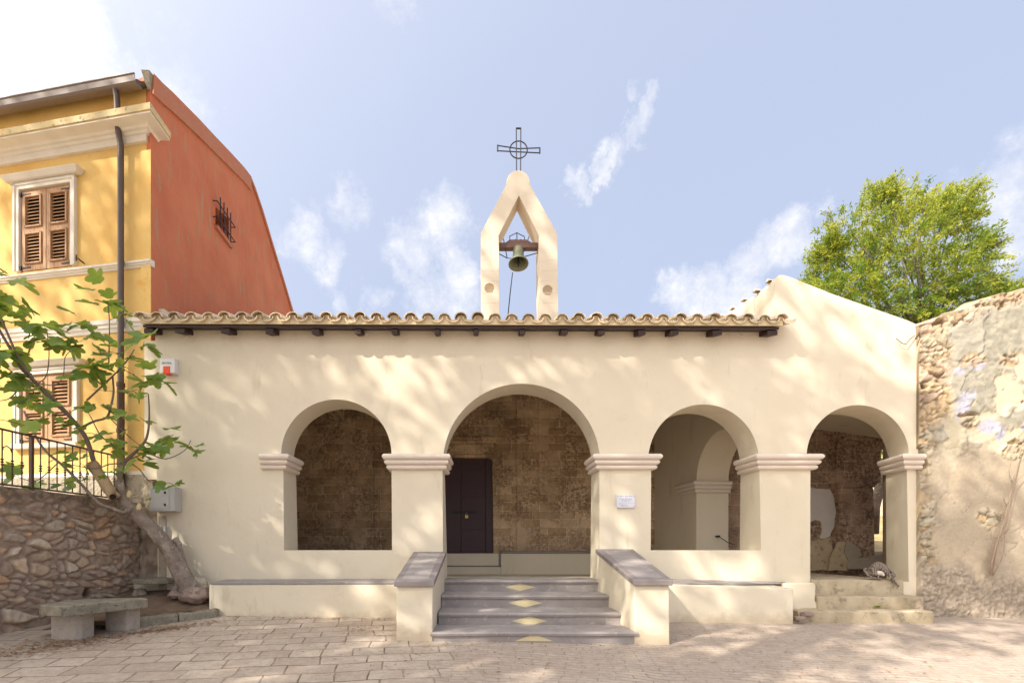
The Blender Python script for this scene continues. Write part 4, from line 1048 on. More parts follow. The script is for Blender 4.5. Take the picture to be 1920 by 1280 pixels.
for i in range(n0): j = (i + 1) % n0; m.face(i, j, n + j, n + i)
for i in range(4): j = (i + 1) % 4; m.face(n0 + i, n0 + j, n + n0 + j, n + n0 + i)
keep(m.build('gable_wall', M['red']), house)
m = MB()  # raised band along the slope
def strip(pr, dz0, dz1, o0, o1):
    for (a, za), (b, zb4) in zip(pr, pr[1:]):
        A_ = max(a, .14)
        m.prism([hr(A_, za + dz0, o0), hr(b, zb4 + dz0, o0), hr(b, zb4 + dz1, o0), hr(A_, za + dz1, o0)], [hr(a, za + dz0, o1), hr(b, zb4 + dz0, o1), hr(b, zb4 + dz1, o1), hr(a, za + dz1, o1)])
up = prof_r[:9]; 
strip(up, -.30, .02, -.45, .045)
dn = prof_r[8:]
for (a, za), (b, zb4) in zip(dn, dn[1:]):
    m.prism([hr(a - .11, za - .02, -.45), hr(b - .11, zb4 - .02, -.45), hr(b + .02, zb4, -.45), hr(a + .02, za, -.45)], [hr(a - .11, za - .02, .045), hr(b - .11, zb4 - .02, .045), hr(b + .02, zb4, .045), hr(a + .02, za, .045)])
keep(m.build('gable_coping', M['redcope']), house)
m = MB(); a, za = prof_r[0]
m.prism([hr(-.03, za - .24, -.06), hr(-.03, za - .24, .01), hr(.04, za - .24, .01), hr(.04, za - .24, -.06)], [hr(-.12, za - .01, -.10), hr(-.12, za - .01, .03), hr(.06, za + .02, .03), hr(.06, za + .02, -.10)])
keep(m.build('corner_stone', M['granite'], bevel=.01), house)
# roof slabs
m = MB(); rg = prof_r[8]
k1_ = hr(.0, zeave + .08, -.1); k2_ = hr(rg[0], rg[1] - .14, -.1); k3_ = hr(prof_r[-1][0], prof_r[-1][1] - .3, -.2); lv = uF * LF
m.poly([k1_, k1_ + lv, k2_ + lv, k2_]); m.poly([k2_, k2_ + lv, k3_ + lv, k3_])
keep(m.build('roof', M['tileclean']), house)
# pilaster strip at the corner
m = MB(); sA = sz(272, 300)[0]; m.prism([hf(-.0, 1.6, 0), hf(.0, 1.6, .025), hf(.18, 1.6, .025), hf(.18, 1.6, 0)], [hf(0, 7.3, 0), hf(0, 7.3, .025), hf(.18, 7.3, .025), hf(.18, 7.3, 0)])
keep(m.build('corner_pilaster', M['yellow']), house)
# cornice and string courses
def hpath(s): p = HC + uF * s; return (p.x, p.y)
rEnd = HC + uR * .16 - nR * .10; c2 = tuple((HC - nR * .10 - nR * 0 + uF * 0).to_2d())
zc = sz(283, 268)[1]
m = MB(); m.sweep([hpath(LF), c2, (rEnd.x, rEnd.y)], [(-.05, zc), (.035, zc), (.04, zc + .095), (.065, zc + .10), (.075, zc + .135), (.11, zc + .14), (.13, zc + .165), (.16, zc + .17), (.28, zc + .175), (.28, zc + .20), (-.05, zc + .20)], side=1)
keep(m.build('cornice', M['white']), house)
m = MB(); m.sweep([hpath(LF), c2, (rEnd.x, rEnd.y)], [(-.05, zc + .203), (.30, zc + .203), (.30, zc + .30), (.28, zc + .325), (-.05, zc + .36)], side=1)
keep(m.build('cornice_slab', M['dirtytrim'], bevel=.006), house)
for (yt_, yb3, nm) in ((489.5, 500.5, 's'), (599.5, 622, 'b')):
    a = sz(284 if nm == 's' else 240, yt_)[1]; b = sz(284 if nm == 's' else 240, yb3)[1]; h_ = a - b
    pr = [(-.03, b), (.018, b), (.03, b + h_ * .3), (.045, b + h_ * .35), (.045, b + h_ * .6), (.065, b + h_ * .65), (.065, a), (-.03, a + .01)]
    m = MB(); m.sweep([hpath(LF), hpath(-.02)], pr, side=1); keep(m.build('string_course', M['white']), house)
# rough cement base
zbs = sz(260, 890)[1]
m = MB(); m.sweep([hpath(LF), hpath(0), (HC.x + uR.x * .3, HC.y + .3)], [(-.05, -.3), (.05, -.3), (.045, zbs), (-.05, zbs + .02)], side=1)
keep(m.build('cement_base', M['cement']), house)
m = MB(); m.sweep([hpath(LF), hpath(0)], [(-.02, zbs + .02), (.03, zbs + .0), (.03, zbs + .06), (-.02, zbs + .07)], side=1); keep(m.build('base_band', M['white']), house)
# gutter and downpipe
zg = sz(272, 140)[1]
m = MB(); m.sweep([hpath(LF), hpath(.06)], [(-.02, zeave - .01), (-.02, zeave + .03), (.22, zeave - .09), (.22, zeave - .15), (.18, zeave - .15)], side=1); keep(m.build('eave_soffit', M['gutterdark']), house)
m = MB(); m.sweep([hpath(LF), hpath(.05)], [(o_, z_ - .215) for o_, z_ in [(.13, zeave + .05), (.20, zeave + .035), (.235, zeave + .04), (.26, zeave + .065), (.27, zeave + .15), (.285, zeave + .16), (.285, zeave + .17), (.26, zeave + .17), (.255, zeave + .07), (.225, zeave + .05), (.13, zeave + .065)]], side=1)
keep(m.build('gutter', M['gutter'], smooth='auto', ang=30), house)
m = MB(); spx = sz(237, 600)[0]
m.tube([hf(spx, zeave - .14, .20), hf(spx, zeave - .25, .17), hf(spx, zc + .1, .14), hf(spx, zc - .05, .10), hf(spx, 4.9, .10), hf(spx, 3.6, .10)], .044, 14)
keep(m.build('downpipe', M['gutterdark'], smooth='auto'), house)
m = MB(); m.tube([hf(spx, 3.62, .10), hf(spx, 1.65, .10)], .052, 14)
for z in (3.62, 2.9, 2.25): m.tube([hf(spx, z - .03, .10), hf(spx, z + .03, .10)], .060, 14)
keep(m.build('lower_downpipe', M['ironbrown'], smooth='auto'), house)
# windows
def window(w_, upper):
    s0, s1, zb5, zt5 = w_
    fr = MB(); fw = .095
    for (a, b, c, d_) in ((s0 - fw, s0, zb5, zt5 + fw), (s1, s1 + fw, zb5, zt5 + fw), (s0, s1, zt5 + .003, zt5 + fw)):
        fr.prism([hf(a, c, -.02), hf(a, c, .045), hf(b, c, .045), hf(b, c, -.02)], [hf(a, d_, -.02), hf(a, d_, .045), hf(b, d_, .045), hf(b, d_, -.02)])
    e = .035
    for (a, b, c, d_) in ((s0 - fw - .004, s0 - fw + e, zb5, zt5 + fw + .004), (s1 + fw - e, s1 + fw + .004, zb5, zt5 + fw + .004), (s0 - fw, s1 + fw, zt5 + fw - e, zt5 + fw + .006)):
        fr.prism([hf(a, c, .04), hf(a, c, .062), hf(b, c, .062), hf(b, c, .04)], [hf(a, d_, .04), hf(a, d_, .062), hf(b, d_, .062), hf(b, d_, .04)])
    wo = keep(fr.build('window_frame', M['white'], bevel=.004), house)
    inv = Matrix.Translation(-house.location)
    def sub(mb, nm, mt, **kw): return mb.build(nm, mt, wo, **kw)
    li = MB(); zl = zt5 + fw + .015
    li.prism([hf(s0 - fw - .10, zl, 0), hf(s0 - fw - .10, zl, .10), hf(s1 + fw + .10, zl, .10), hf(s1 + fw + .10, zl, 0)], [hf(s0 - fw - .15, zl + .075, 0), hf(s0 - fw - .15, zl + .075, .16), hf(s1 + fw + .15, zl + .075, .16), hf(s1 + fw + .15, zl + .075, 0)])
    sub(li, 'window_lintel', M['white'], bevel=.01)
    if not upper:
        si = MB(); si.prism([hf(s0 - fw - .03, zb5 - .08, 0), hf(s0 - fw - .03, zb5 - .08, .09), hf(s1 + fw + .03, zb5 - .08, .09), hf(s1 + fw + .03, zb5 - .08, 0)], [hf(s0 - fw - .03, zb5 - .004, 0), hf(s0 - fw - .03, zb5 - .004, .11), hf(s1 + fw + .03, zb5 - .004, .11), hf(s1 + fw + .03, zb5 - .004, 0)])
        sub(si, 'window_sill', M['white'], bevel=.008)
    bk = MB(); bk.poly([hf(s0 - .05, zb5 - .05, -.11), hf(s1 + .05, zb5 - .05, -.11), hf(s1 + .05, zt5 + .05, -.11), hf(s0 - .05, zt5 + .05, -.11)]); sub(bk, 'window_shade_sheet', M['hole'])  # flat near-black sheet in place of the darkness behind the shutters
    mid = (s0 + s1) / 2; yo = .008
    for q, (a, b) in enumerate(((s0 + .012, mid - .006), (mid + .006, s1 - .012))):
        sh_ = MB(); H = zt5 - zb5
        def bar(a0, b0, c0_, d0, o0=-.045, o1=yo): sh_.prism([hf(a0, c0_, o0), hf(a0, c0_, o1), hf(b0, c0_, o1), hf(b0, c0_, o0)], [hf(a0, d0, o0), hf(a0, d0, o1), hf(b0, d0, o1), hf(b0, d0, o0)])
        st_ = .085; zm0 = zb5 + H * .46; zm1 = zb5 + H * .545
        bar(a, a + st_, zb5 + .01, zt5 - .012); bar(b - st_, b, zb5 + .01, zt5 - .012)
        bar(a + st_, b - st_, zb5 + .01, zb5 + .125); bar(a + st_, b - st_, zm0, zm1); bar(a + st_, b - st_, zt5 - .11, zt5 - .012)
        for (z0_, z1_) in ((zb5 + .125, zm0), (zm1, zt5 - .11)):
            x0_, x1_ = a + st_, b - st_
            for (p0_, p1_, q0_, q1_) in ((x0_ - .012, x0_ + .016, z0_ - .01, z1_ + .01), (x1_ - .016, x1_ + .012, z0_ - .01, z1_ + .01), (x0_, x1_, z0_ - .012, z0_ + .014), (x0_, x1_, z1_ - .014, z1_ + .012)):
                bar(p0_, p1_, q0_, q1_, -.02, yo + .022)
            ns = int((z1_ - z0_) / .052)
            for i in range(ns):
                zc_ = z0_ + (z1_ - z0_) * (i + .5) / ns
                sh_.prism([hf(x0_, zc_ - .022, .006), hf(x0_, zc_ - .014, .010), hf(x0_, zc_ + .03, -.032), hf(x0_, zc_ + .022, -.036)], [hf(x1_, zc_ - .022, .006), hf(x1_, zc_ - .014, .010), hf(x1_, zc_ + .03, -.032), hf(x1_, zc_ + .022, -.036)])
        sub(sh_, 'shutter', M['shutter'])
    for z in (zb5 + .06, zt5 - .07):
        for a, d0 in ((s0, 1), (s1, -1)):
            hg = MB()
            hg.prism([hf(a - d0 * .03, z - .03, yo), hf(a - d0 * .03, z - .03, .03), hf(a + d0 * .03, z - .03, .03), hf(a + d0 * .03, z - .03, yo)], [hf(a - d0 * .03, z + .03, yo), hf(a - d0 * .03, z + .03, .03), hf(a + d0 * .03, z + .03, .03), hf(a + d0 * .03, z + .03, yo)])
            hg.prism([hf(a, z - .012, yo), hf(a, z - .012, .018), hf(a + d0 * .2, z - .008, .018), hf(a + d0 * .2, z - .008, yo)], [hf(a, z + .012, yo), hf(a, z + .012, .018), hf(a + d0 * .2, z + .008, .018), hf(a + d0 * .2, z + .008, yo)])
            sub(hg, 'hinge', M['iron'])
window(wins[0], True); window(wins[1], False)
for px, py in ((158, 494), (12, 512)):
    m = MB(); s, z = sz(px, py); m.tube([hf(s, z, 0), hf(s, z + .02, .10), hf(s + .03, z + .03, .12)], .012, 6); m.tube([hf(s + .03, z - .02, .11), hf(s + .01, z + .07, .12)], .012, 6)
    keep(m.build('shutter_catch', M['ironbrown']), house)
# barred window in the red wall
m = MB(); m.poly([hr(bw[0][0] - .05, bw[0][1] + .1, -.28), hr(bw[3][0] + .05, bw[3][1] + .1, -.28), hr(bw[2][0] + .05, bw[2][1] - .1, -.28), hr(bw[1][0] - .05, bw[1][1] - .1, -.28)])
bwo = keep(m.build('barred_window', M['hole']), house)  # black pane painted as the dark inside the opening
m = MB(); s0, s1 = bw[0][0], bw[3][0]; zt6 = (bw[0][1] + bw[3][1]) / 2; zb6 = (bw[1][1] + bw[2][1]) / 2
for i in range(4): s = s0 + (s1 - s0) * (i + .4) / 4; m.tube([hr(s, zb6 - .0, .07), hr(s, zt6 + .16, .07)], .011, 6)
for z in (zb6 + .12, zt6 - .02): m.tube([hr(s0 - .1, z, 0), hr(s0 - .1, z, .08), hr(s1 + .1, z, .08), hr(s1 + .1, z, 0)], .011, 6)
o = m.build('window_bars', M['iron'], bwo)
m = MB(); m.prism([hr(s0 - .04, zb6 - .06, 0), hr(s0 - .04, zb6 - .06, .05), hr(s1 + .04, zb6 - .06, .05), hr(s1 + .04, zb6 - .06, 0)], [hr(s0 - .04, zb6, -.1), hr(s0 - .04, zb6, .07), hr(s1 + .04, zb6, .07), hr(s1 + .04, zb6, -.1)])
o = m.build('window_sill', M['redcope'], bwo)

# ------------------------------------------------------------------ terrace, rubble retaining wall, railing
m = MB(); m.prism([(-14, 4, .0), (-5.75, 4, .0), (-5.45, 7.2, .0), (-5.0, 8.2, 0), (-14, 9.5, .0)], [(-14, 4, 1.66), (-5.75, 4, 1.66), (-5.45, 7.2, 1.66), (-5.0, 8.2, 1.66), (-14, 9.5, 1.66)])
tag(m.build('terrace', M['cement']), kind='structure')
wa = V((-5.67, 3.9, 0)); wb = V((-5.115, 7.37, 0)); wd_ = (wb - wa); wl = wd_.length; wd_.normalize(); wn_ = V((wd_.y, -wd_.x, 0))
rm = MB(); nu, nv = 250, 126
hole_c = None
hp_ = onplane(166, 1111, wa, wn_); hu = (hp_ - wa).dot(wd_); hz = hp_.z
pal = [V((.46, .32, .21)), V((.42, .30, .215)), V((.50, .37, .25)), V((.38, .29, .22)), V((.52, .33, .19)), V((.45, .36, .27)), V((.36, .265, .19)), V((.48, .39, .29))]
for i in range(nu + 1):
    u = wl * i / nu; ztp = 1.76 + .03 * noise.noise(V((u * 2, 0, 8))) - .02 * smooth(wl - .8, wl, u)
    for j in range(nv + 1):
        p0 = wa + wd_ * u; zb7 = ground_z(p0.x, p0.y) - .08
        z = zb7 + (ztp - zb7) * j / nv; q = V((u, 0, z)); wv = noise.noise_vector(q * 2.6) * .16 + noise.noise_vector(q * 9) * .03
        big = 1 - .35 * (1 - smooth(.0, .8, z))
        dd_, pp = noise.voronoi(V((u * 5.3 * big, 0, z * 8.6 * big)) + wv * 4)
        e = smooth(.03, .26, dd_[1] - dd_[0]); r_ = hsh(pp[0]); r2 = hsh(pp[0] + V((3, 1, 4)))
        fr = noise.fractal(q * 11, 1, 2, 5); rg = noise.ridged_multi_fractal(q * 8, .9, 2, 4, 1, 2)
        mort = V((.30, .215, .155)).lerp(V((.37, .275, .20)), smooth(-.3, .3, fr))
        present = 1 if r2 > .14 else .35
        toE = smooth(wl - .5, wl - .1, u); topm = smooth(ztp - .17, ztp - .05, z + .05 * fr)
        present *= (1 - .5 * toE) * (1 - .75 * topm)
        col = mort.lerp(pal[int(r_ * 7.99)] * (.78 + .5 * r2), e * present)
        col = col.lerp(V((.115, .085, .055)), .55 * topm * smooth(-.3, .3, fr) + (.35 * smooth(1.1, 1.6, z + .2 * fr)) * (r2 > .4))
        h = -.03 + e * present * (.026 + .034 * r_) + .012 * fr + .006 * rg + .02 * topm
        dh = math.hypot(u - hu, (z - hz) * .95) + .012 * noise.noise(q * 30)
        if dh < .062: h = -.22; col = V((.03, .02, .015))  # drain hole: recessed, with its inner shade also put into the colour
        p = p0 + wn_ * h; rm.vert((p.x, p.y, z), (col.x, col.y, col.z))
for i in range(nu):
    for j in range(nv): k = i * (nv + 1) + j; rm.face(k, k + nv + 1, k + nv + 2, k + 1)
prev = None
for i in range(nu + 1):
    k = i * (nv + 1) + nv; q = rm.v[k]; cc2 = (.16, .12, .08)
    a = rm.vert(q - wn_ * .15 + V((0, 0, .03 + .02 * noise.noise(q * 5))), cc2); b = rm.vert(q - wn_ * .33 + V((0, 0, -.0)), cc2); c = rm.vert(q - wn_ * .33 + V((0, 0, -.4)), cc2)
    if prev: rm.face(prev[0], k, a, prev[1]); rm.face(prev[1], a, b, prev[2]); rm.face(prev[2], b, c, prev[3])
    prev = (k, a, b, c)
tag(rm.build('rubble_wall', M['stone'], smooth=True, fix=False), 'brown rubble stone retaining wall behind the stone bench', 'wall')
# cement faced stretch between rubble wall, house and church, with stone slab
def bumpy(name, corners, nu, nv, mat, colf, amp, parent=None):
    a, b, c, d_ = [V(q) for q in corners]; m = MB(); nrm = (b - a).cross(d_ - a).normalized()
    for i in range(nu + 1):
        for j in range(nv + 1):
            u, v = i / nu, j / nv; p = a.lerp(b, u).lerp(d_.lerp(c, u), v); fr = noise.fractal(p * 7, 1, 2, 5); cl_ = colf(p, fr)
            m.vert(p + nrm * amp * fr, (cl_.x, cl_.y, cl_.z))
    for i in range(nu):
        for j in range(nv): k = i * (nv + 1) + j; m.face(k, k + nv + 1, k + nv + 2, k + 1)
    return m.build(name, mat, parent, smooth=True, fix=False)
cwt = thing('cement_wall_stub', 'rough cement wall stub behind the fig trunk between rubble wall and church', 'wall', loc=(-4.9, 7.3, 0))
def cw(p, fr):
    c = V((.24, .18, .13)).lerp(V((.34, .27, .20)), smooth(-.3, .4, fr)); return c.lerp(V((.42, .35, .25)), smooth(1.35, 1.75, p.z + .1 * fr))
keep(bumpy('wall_face', [(wb.x - .02, 7.36, 0), (pxX(316, 7.3), 7.32, 0), (pxX(308, 7.3), 7.34, 1.62), (wb.x - .02, 7.42, 2.16)], 50, 120, M['stone'], cw, .03), cwt)
m = MB(); m.box((wb.x - .1, 7.42, 0), (pxX(296, 7.4), 7.65, 1.6)); keep(m.build('wall_core', M['cement']), cwt)
m = MB(); lp = []
for i in range(14):
    a = math.pi * 2 * i / 14; c = P(288, 1087, 7.08); r = (.30 + .03 * noise.noise(V((i, 0, 0)))); lp.append(c + V((r * math.cos(a), .22 * math.sin(a), 0)))
m.prism([p + V((0, 0, -.045)) for p in lp], [p + V((0, 0, .03 + .012 * noise.noise(p * 9))) for p in lp])
tag(m.build('stone_ledge', M['granite'], bevel=.012), 'thin rough stone slab jutting from the wall stub beside the fig trunk', 'slab')

rail = thing('railing', 'brown wrought iron railing on top of the rubble wall', 'railing', loc=(-5.6, 5.5, 1.7))
ra = P(-40, 794, 5.30); rb = P(226, 857, 7.25); ra.x -= .0
rdir = rb - ra; rdir.z = 0; zr = 2.43; zr0 = 1.80
def rp(t, z): p = ra.lerp(rb, t); return V((p.x, p.y, z))
def rt(px):  # parameter where the rail crosses a pixel column
    k = (px - VX) / F; return (k * ra.y - ra.x) / ((rb.x - ra.x) - k * (rb.y - ra.y))
ta = -.9
for nm, z, r in (('handrail', zr, .013), ('lower_rail', zr0, .011)):
    m = MB(); m.tube([rp(ta, z), rp(1, z)], r, 8); keep(m.build(nm, M['ironbrown']), rail)
for px in (59, 226, -230):
    m = MB(); q = rp(rt(px), 0); m.box((q.x - .018, q.y - .018, 1.62), (q.x + .018, q.y + .018, zr - .01)); keep(m.build('post', M['ironbrown']), rail)
def baluster(t):
    m = MB(); q = rp(t, 0); m.tube([rp(t, zr0), rp(t, zr)], .007, 6)
    for dz in (-.03, .0, .03): m.lathe([(.006, -.012), (.017, -.004), (.017, .004), (.006, .012)], 10, Matrix.Translation((q.x, q.y, (zr + zr0) / 2 - .06 + dz)), cap=False)
    keep(m.build('baluster', M['ironbrown'], smooth=True), rail)
for px in (-60, -38, -16, 4, 23, 41, 76, 92, 107, 122, 136, 150, 163, 176, 190, 202, 214): baluster(rt(px))
m = MB(); q = [(4, 845), (6, 838), (13, 836), (20, 841), (22, 848)]; m.tube([rp(rt(a), CZ + (VY - b) / F * rp(rt(a), 0).y) for a, b in q], .007, 6); keep(m.build('scroll', M['ironbrown']), rail)

# ------------------------------------------------------------------ kerb, soil, boulder
m = MB()
kp = [P(180, 1166, 5.95), P(262, 1158, 6.15), P(330, 1150, 6.38), P(395, 1146, 6.55)]
kerb = thing('kerb', 'two low grey granite kerb stones edging the soil under the fig tree', 'kerb', loc=(-3.8, 6.2, .1))
ka = V((pxX(205, 5.75), 5.75)); kb_ = V((pxX(336, 6.22), 6.22)); kc = V((pxX(408, 6.5), 6.5))
for a, b in ((ka, kb_ - V((.006, .006))), (kb_, kc)):
    d_ = (b - a).normalized(); nrm = V((-d_.y, d_.x)) * .16; m = MB()
    if nrm.y < 0: nrm = -nrm
    g0 = ground_z(*a); g1 = ground_z(*b)
    m.prism([(a.x, a.y, g0 - .1), (b.x, b.y, g1 - .1), (b.x + nrm.x, b.y + nrm.y, g1 - .1), (a.x + nrm.x, a.y + nrm.y, g0 - .1)],
            [(a.x, a.y, g0 + .105), (b.x, b.y, g1 + .10), (b.x + nrm.x, b.y + nrm.y, g1 + .105), (a.x + nrm.x, a.y + nrm.y, g0 + .11)])
    keep(m.build('kerb_stone', M['granite'], bevel=.022, seg=3), kerb)
m = MB(); nu2 = 46
for i in range(nu2 + 1):
    for j in range(31):
        u, v = i / nu2, j / 30
        a = V((ka.x - .5, ka.y - .45)).lerp(V((-5.2, 7.4)), v); b = kc.lerp(V((pxX(392, 7.3), 7.4)), v); p = a.lerp(b, u); p += V((-.02, .07)) * (1 - v)
        z = ground_z(p.x, p.y) + .085 + .13 * smooth(.15, 1, v) + .035 * noise.fractal(V((p.x * 4, p.y * 4, 0)), 1, 2, 4)
        m.vert((p.x, p.y, z))
for i in range(nu2):
    for j in range(30): k = i * 31 + j; m.face(k, k + 31, k + 32, k + 1)
tag(m.build('soil', M['soil'], smooth=True), kind='structure')
def rock(name, c, r, sc, mat, label, cat_='boulder', seed=0, rot=0):
    bm = bmesh.new(); bmesh.ops.create_icosphere(bm, subdivisions=4, radius=1)
    for v in bm.verts:
        q = v.co.copy(); d = noise.fractal(q * 1.3 + V((seed, 0, 0)), 1, 2, 4) * .28; v.co = V((q.x * sc[0], q.y * sc[1], q.z * sc[2])) * r * (1 + d)
        v.co = Matrix.Rotation(rot, 3, 'Y') @ v.co
    me = bpy.data.meshes.new(name); bm.to_mesh(me); bm.free(); me.materials.append(mat); me.polygons.foreach_set('use_smooth', [True] * len(me.polygons))
    o = bpy.data.objects.new(name, me); COL.objects.link(o); o.location = c; return tag(o, label, cat_)
rock('boulder', P(364, 1115, 6.78), .20, (1, .7, .62), M['boulder'], 'rounded pinkish boulder under the roots of the fig tree', seed=2)
rock('boulder', P(372, 1098, 7.0), .15, (.9, .6, 1.0), M['cement'], 'grey stone lump leaning against the church wall behind the fig root', seed=7, rot=R(-50))
rock('boulder', P(328, 1038, 7.18), .12, (.55, .5, 1.6), M['boulder'], 'upright stone wedged between fig trunk and church wall', seed=9, rot=R(-24))
rock('rubble_stone', P(330, 1114, 6.85), .10, (1.2, .8, .5), M['boulder'], 'small dark stone beside the fig trunk foot', 'stone', seed=12)
rock('rubble_stone', P(262, 1112, 7.05), .10, (1.0, .8, .8), M['cement'], 'grey rubble stone under the left end of the slab', 'stone', seed=15)

# ------------------------------------------------------------------ granite bench
bench = thing('stone_bench', 'small granite slab bench on two block legs before the rubble wall', 'bench', loc=(-4.4, 5.5, .05))
zt8 = .462
def TZ(px, py): Y = (zt8 - CZ) / ((VY - py) / F); return V((pxX(px, Y), Y, zt8))
cr = [TZ(73, 1131.5), TZ(80, 1134.5), TZ(120, 1136), TZ(278, 1121.5), TZ(268, 1119.5), TZ(160, 1121.5)]
m = MB(); m.prism([p - V((0, 0, .112)) for p in cr], cr); keep(m.build('bench_slab', M['granite'], bevel=.012, seg=3), bench)
for (pxa, pxb, Yf, pyb, w2) in ((95, 150, 5.33, 1203, .17), (197, 246, 5.76, 1186, .13)):
    m = MB(); a, b = pxX(pxa, Yf), pxX(pxb, Yf); g0 = ground_z(a, Yf) - .05
    dx = .0
    sk = (cr[3] - cr[2]).normalized(); 
    fr_ = [V((a, Yf, 0)), V((b - .04, Yf - .02, 0)), V((b, Yf + .03, 0)), V((b + sk.x * w2 * .35, Yf + w2, 0)), V((a + sk.x * w2 * .35, Yf + w2, 0))]
    m.prism([V((p.x, p.y, g0)) for p in fr_], [V((p.x, p.y, zt8 - .114)) for p in fr_]); keep(m.build('leg', M['granite_leg'], bevel=.01, seg=2), bench)

# ------------------------------------------------------------------ wall boxes, siren, plaque
mb_ = thing('meter_box', 'grey plastic meter box with two locks on the church wall beside the fig tree', 'utility box', loc=P(300, 935, 7.1))
yf_ = 7.07; a = P(280, 958, yf_); b = P(327, 912, yf_)
m = MB(); m.box((a.x, yf_, a.z), (b.x, D + .1, b.z)); keep(m.build('box_body', M['box'], bevel=.008), mb_)
m = MB(); xd = pxX(317, yf_); m.box((a.x + .012, yf_ - .008, a.z + .03), (xd, yf_, b.z - .01)); keep(m.build('box_door', M['box'], bevel=.003), mb_)
for py in (923, 946):
    m = MB(); p = P(310, py, yf_); m.box((p.x - .014, yf_ - .016, p.z - .018), (p.x + .014, yf_ - .006, p.z + .018)); keep(m.build('lock', M['iron'], bevel=.004), mb_)
m = MB(); a = P(290, 1010, 7.22); b = P(311, 985, 7.22); m.box((a.x, 7.20, a.z), (b.x, 7.4, b.z)); tag(m.build('junction_box', M['box'], bevel=.006), 'small grey box half hidden behind the fig trunk below the meter box', 'utility box')
m = MB(); m.box((pxX(296, 7.24), 7.24, .3), (pxX(311.5, 7.24), 7.33, 1.55)); 
keep(m.build('wall_edge_stones', M['cement'], bevel=.02), cwt)
m = MB(); m.box((pxX(285.5, 7.5), 7.32, 2.1), (pxX(295, 7.3), 7.55, 4.2)); keep(m.build('wall_return', M['cream'], bevel=.004), church)
sr = thing('alarm_siren', 'white alarm siren with an orange lens high at the left end of the church wall', 'alarm', loc=P(312, 687, D - .04))
ys = D - .085; a = P(299, 699.5, ys); b = P(328.5, 671, ys)
m = MB(); m.prism([(a.x, D, a.z), (b.x, D, a.z), (b.x, D, b.z), (a.x, D, b.z)], [(a.x + .008, ys, a.z + .006), (b.x - .008, ys, a.z + .006), (b.x - .008, ys, b.z - .006), (a.x + .008, ys, b.z - .006)])
keep(m.build('siren_case', M['siren'], bevel=.008, seg=3), sr)
a = P(306.5, 700.5, ys); b = P(318.5, 686.5, ys); m = MB(); m.box((a.x, ys - .012, a.z), (b.x, D - .01, b.z)); keep(m.build('siren_lens', M['lamp'], bevel=.006, seg=3), sr)
def text(body, size, loc, mat, parent, nm, cx='CENTER'):
    cu = bpy.data.curves.new(nm, 'FONT'); cu.body = body; cu.size = size; cu.align_x = cx; cu.align_y = 'CENTER'; cu.extrude = .0008; cu.materials.append(mat)
    o = bpy.data.objects.new(nm, cu); o.location = loc; o.rotation_euler = (R(90), 0, 0); COL.objects.link(o)
    bpy.context.view_layer.update(); dg = bpy.context.evaluated_depsgraph_get(); me = bpy.data.meshes.new_from_object(o.evaluated_get(dg)); me.transform(o.matrix_world)
    bpy.data.objects.remove(o); o = bpy.data.objects.new(nm, me); COL.objects.link(o); keep(o, parent); return o
text('SKYTEM', .036, P(313, 680.5, ys - .002), M['letters'], sr, 'siren_lettering')
m = MB(); p = P(305.3, 680.5, ys - .001); m.box((p.x - .012, ys - .003, p.z - .012), (p.x + .006, ys - .001, p.z + .012)); keep(m.build('siren_mark', M['lettersgreen']), sr)
pq = thing('plaque', 'small white information plaque with corner studs on the pier right of the steps', 'plaque', loc=P(1173, 940, D))
yp = D - .03; a = P(1156, 951.5, yp); b = P(1190.5, 927, yp)
m = MB(); m.box((a.x, yp, a.z), (b.x, yp + .008, b.z)); keep(m.build('plaque_plate', M['plaque'], bevel=.002), pq)
for px in (1158.5, 1189):
    for py in (929.5, 949.5): m = MB(); p = P(px, py, yp); m.tube([(p.x, yp - .008, p.z), (p.x, D, p.z)], .008, 10); keep(m.build('stud', M['steel']), pq)
m = MB()
for py, xa, xb, h in ((934, 1160, 1184, .004), (936.3, 1163, 1186, .005), (938.5, 1166, 1182, .004), (942, 1160, 1187, .003), (945.3, 1160, 1176, .0025), (947.8, 1168, 1178, .003)):
    p = P(xa, py, yp); q = P(xb, py, yp); x = p.x
    while x < q.x: l = random.uniform(.012, .03); m.box((x, yp - .0025, p.z - h), (min(x + l, q.x), yp - .0005, p.z + h)); x += l + .006
keep(m.build('plaque_text', M['plaqueink']), pq)
m = MB()
for px, py, r in ((1164, 929.5, .008), (1173, 929.5, .007), (1180, 929.5, .006), (1166, 947.8, .007)): p = P(px, py, yp); m.tube([(p.x, yp - .003, p.z), (p.x, yp, p.z)], r, 12)
for xa, xb, py in ((1166, 1169, 929.5), (1175, 1177, 929.5), (1182, 1185, 929.5)): p = P(xa, py, yp); q = P(xb, py, yp); m.box((p.x, yp - .0025, p.z - .002), (q.x, yp - .0005, p.z + .002))
keep(m.build('plaque_logo', M['plaquedark']), pq)

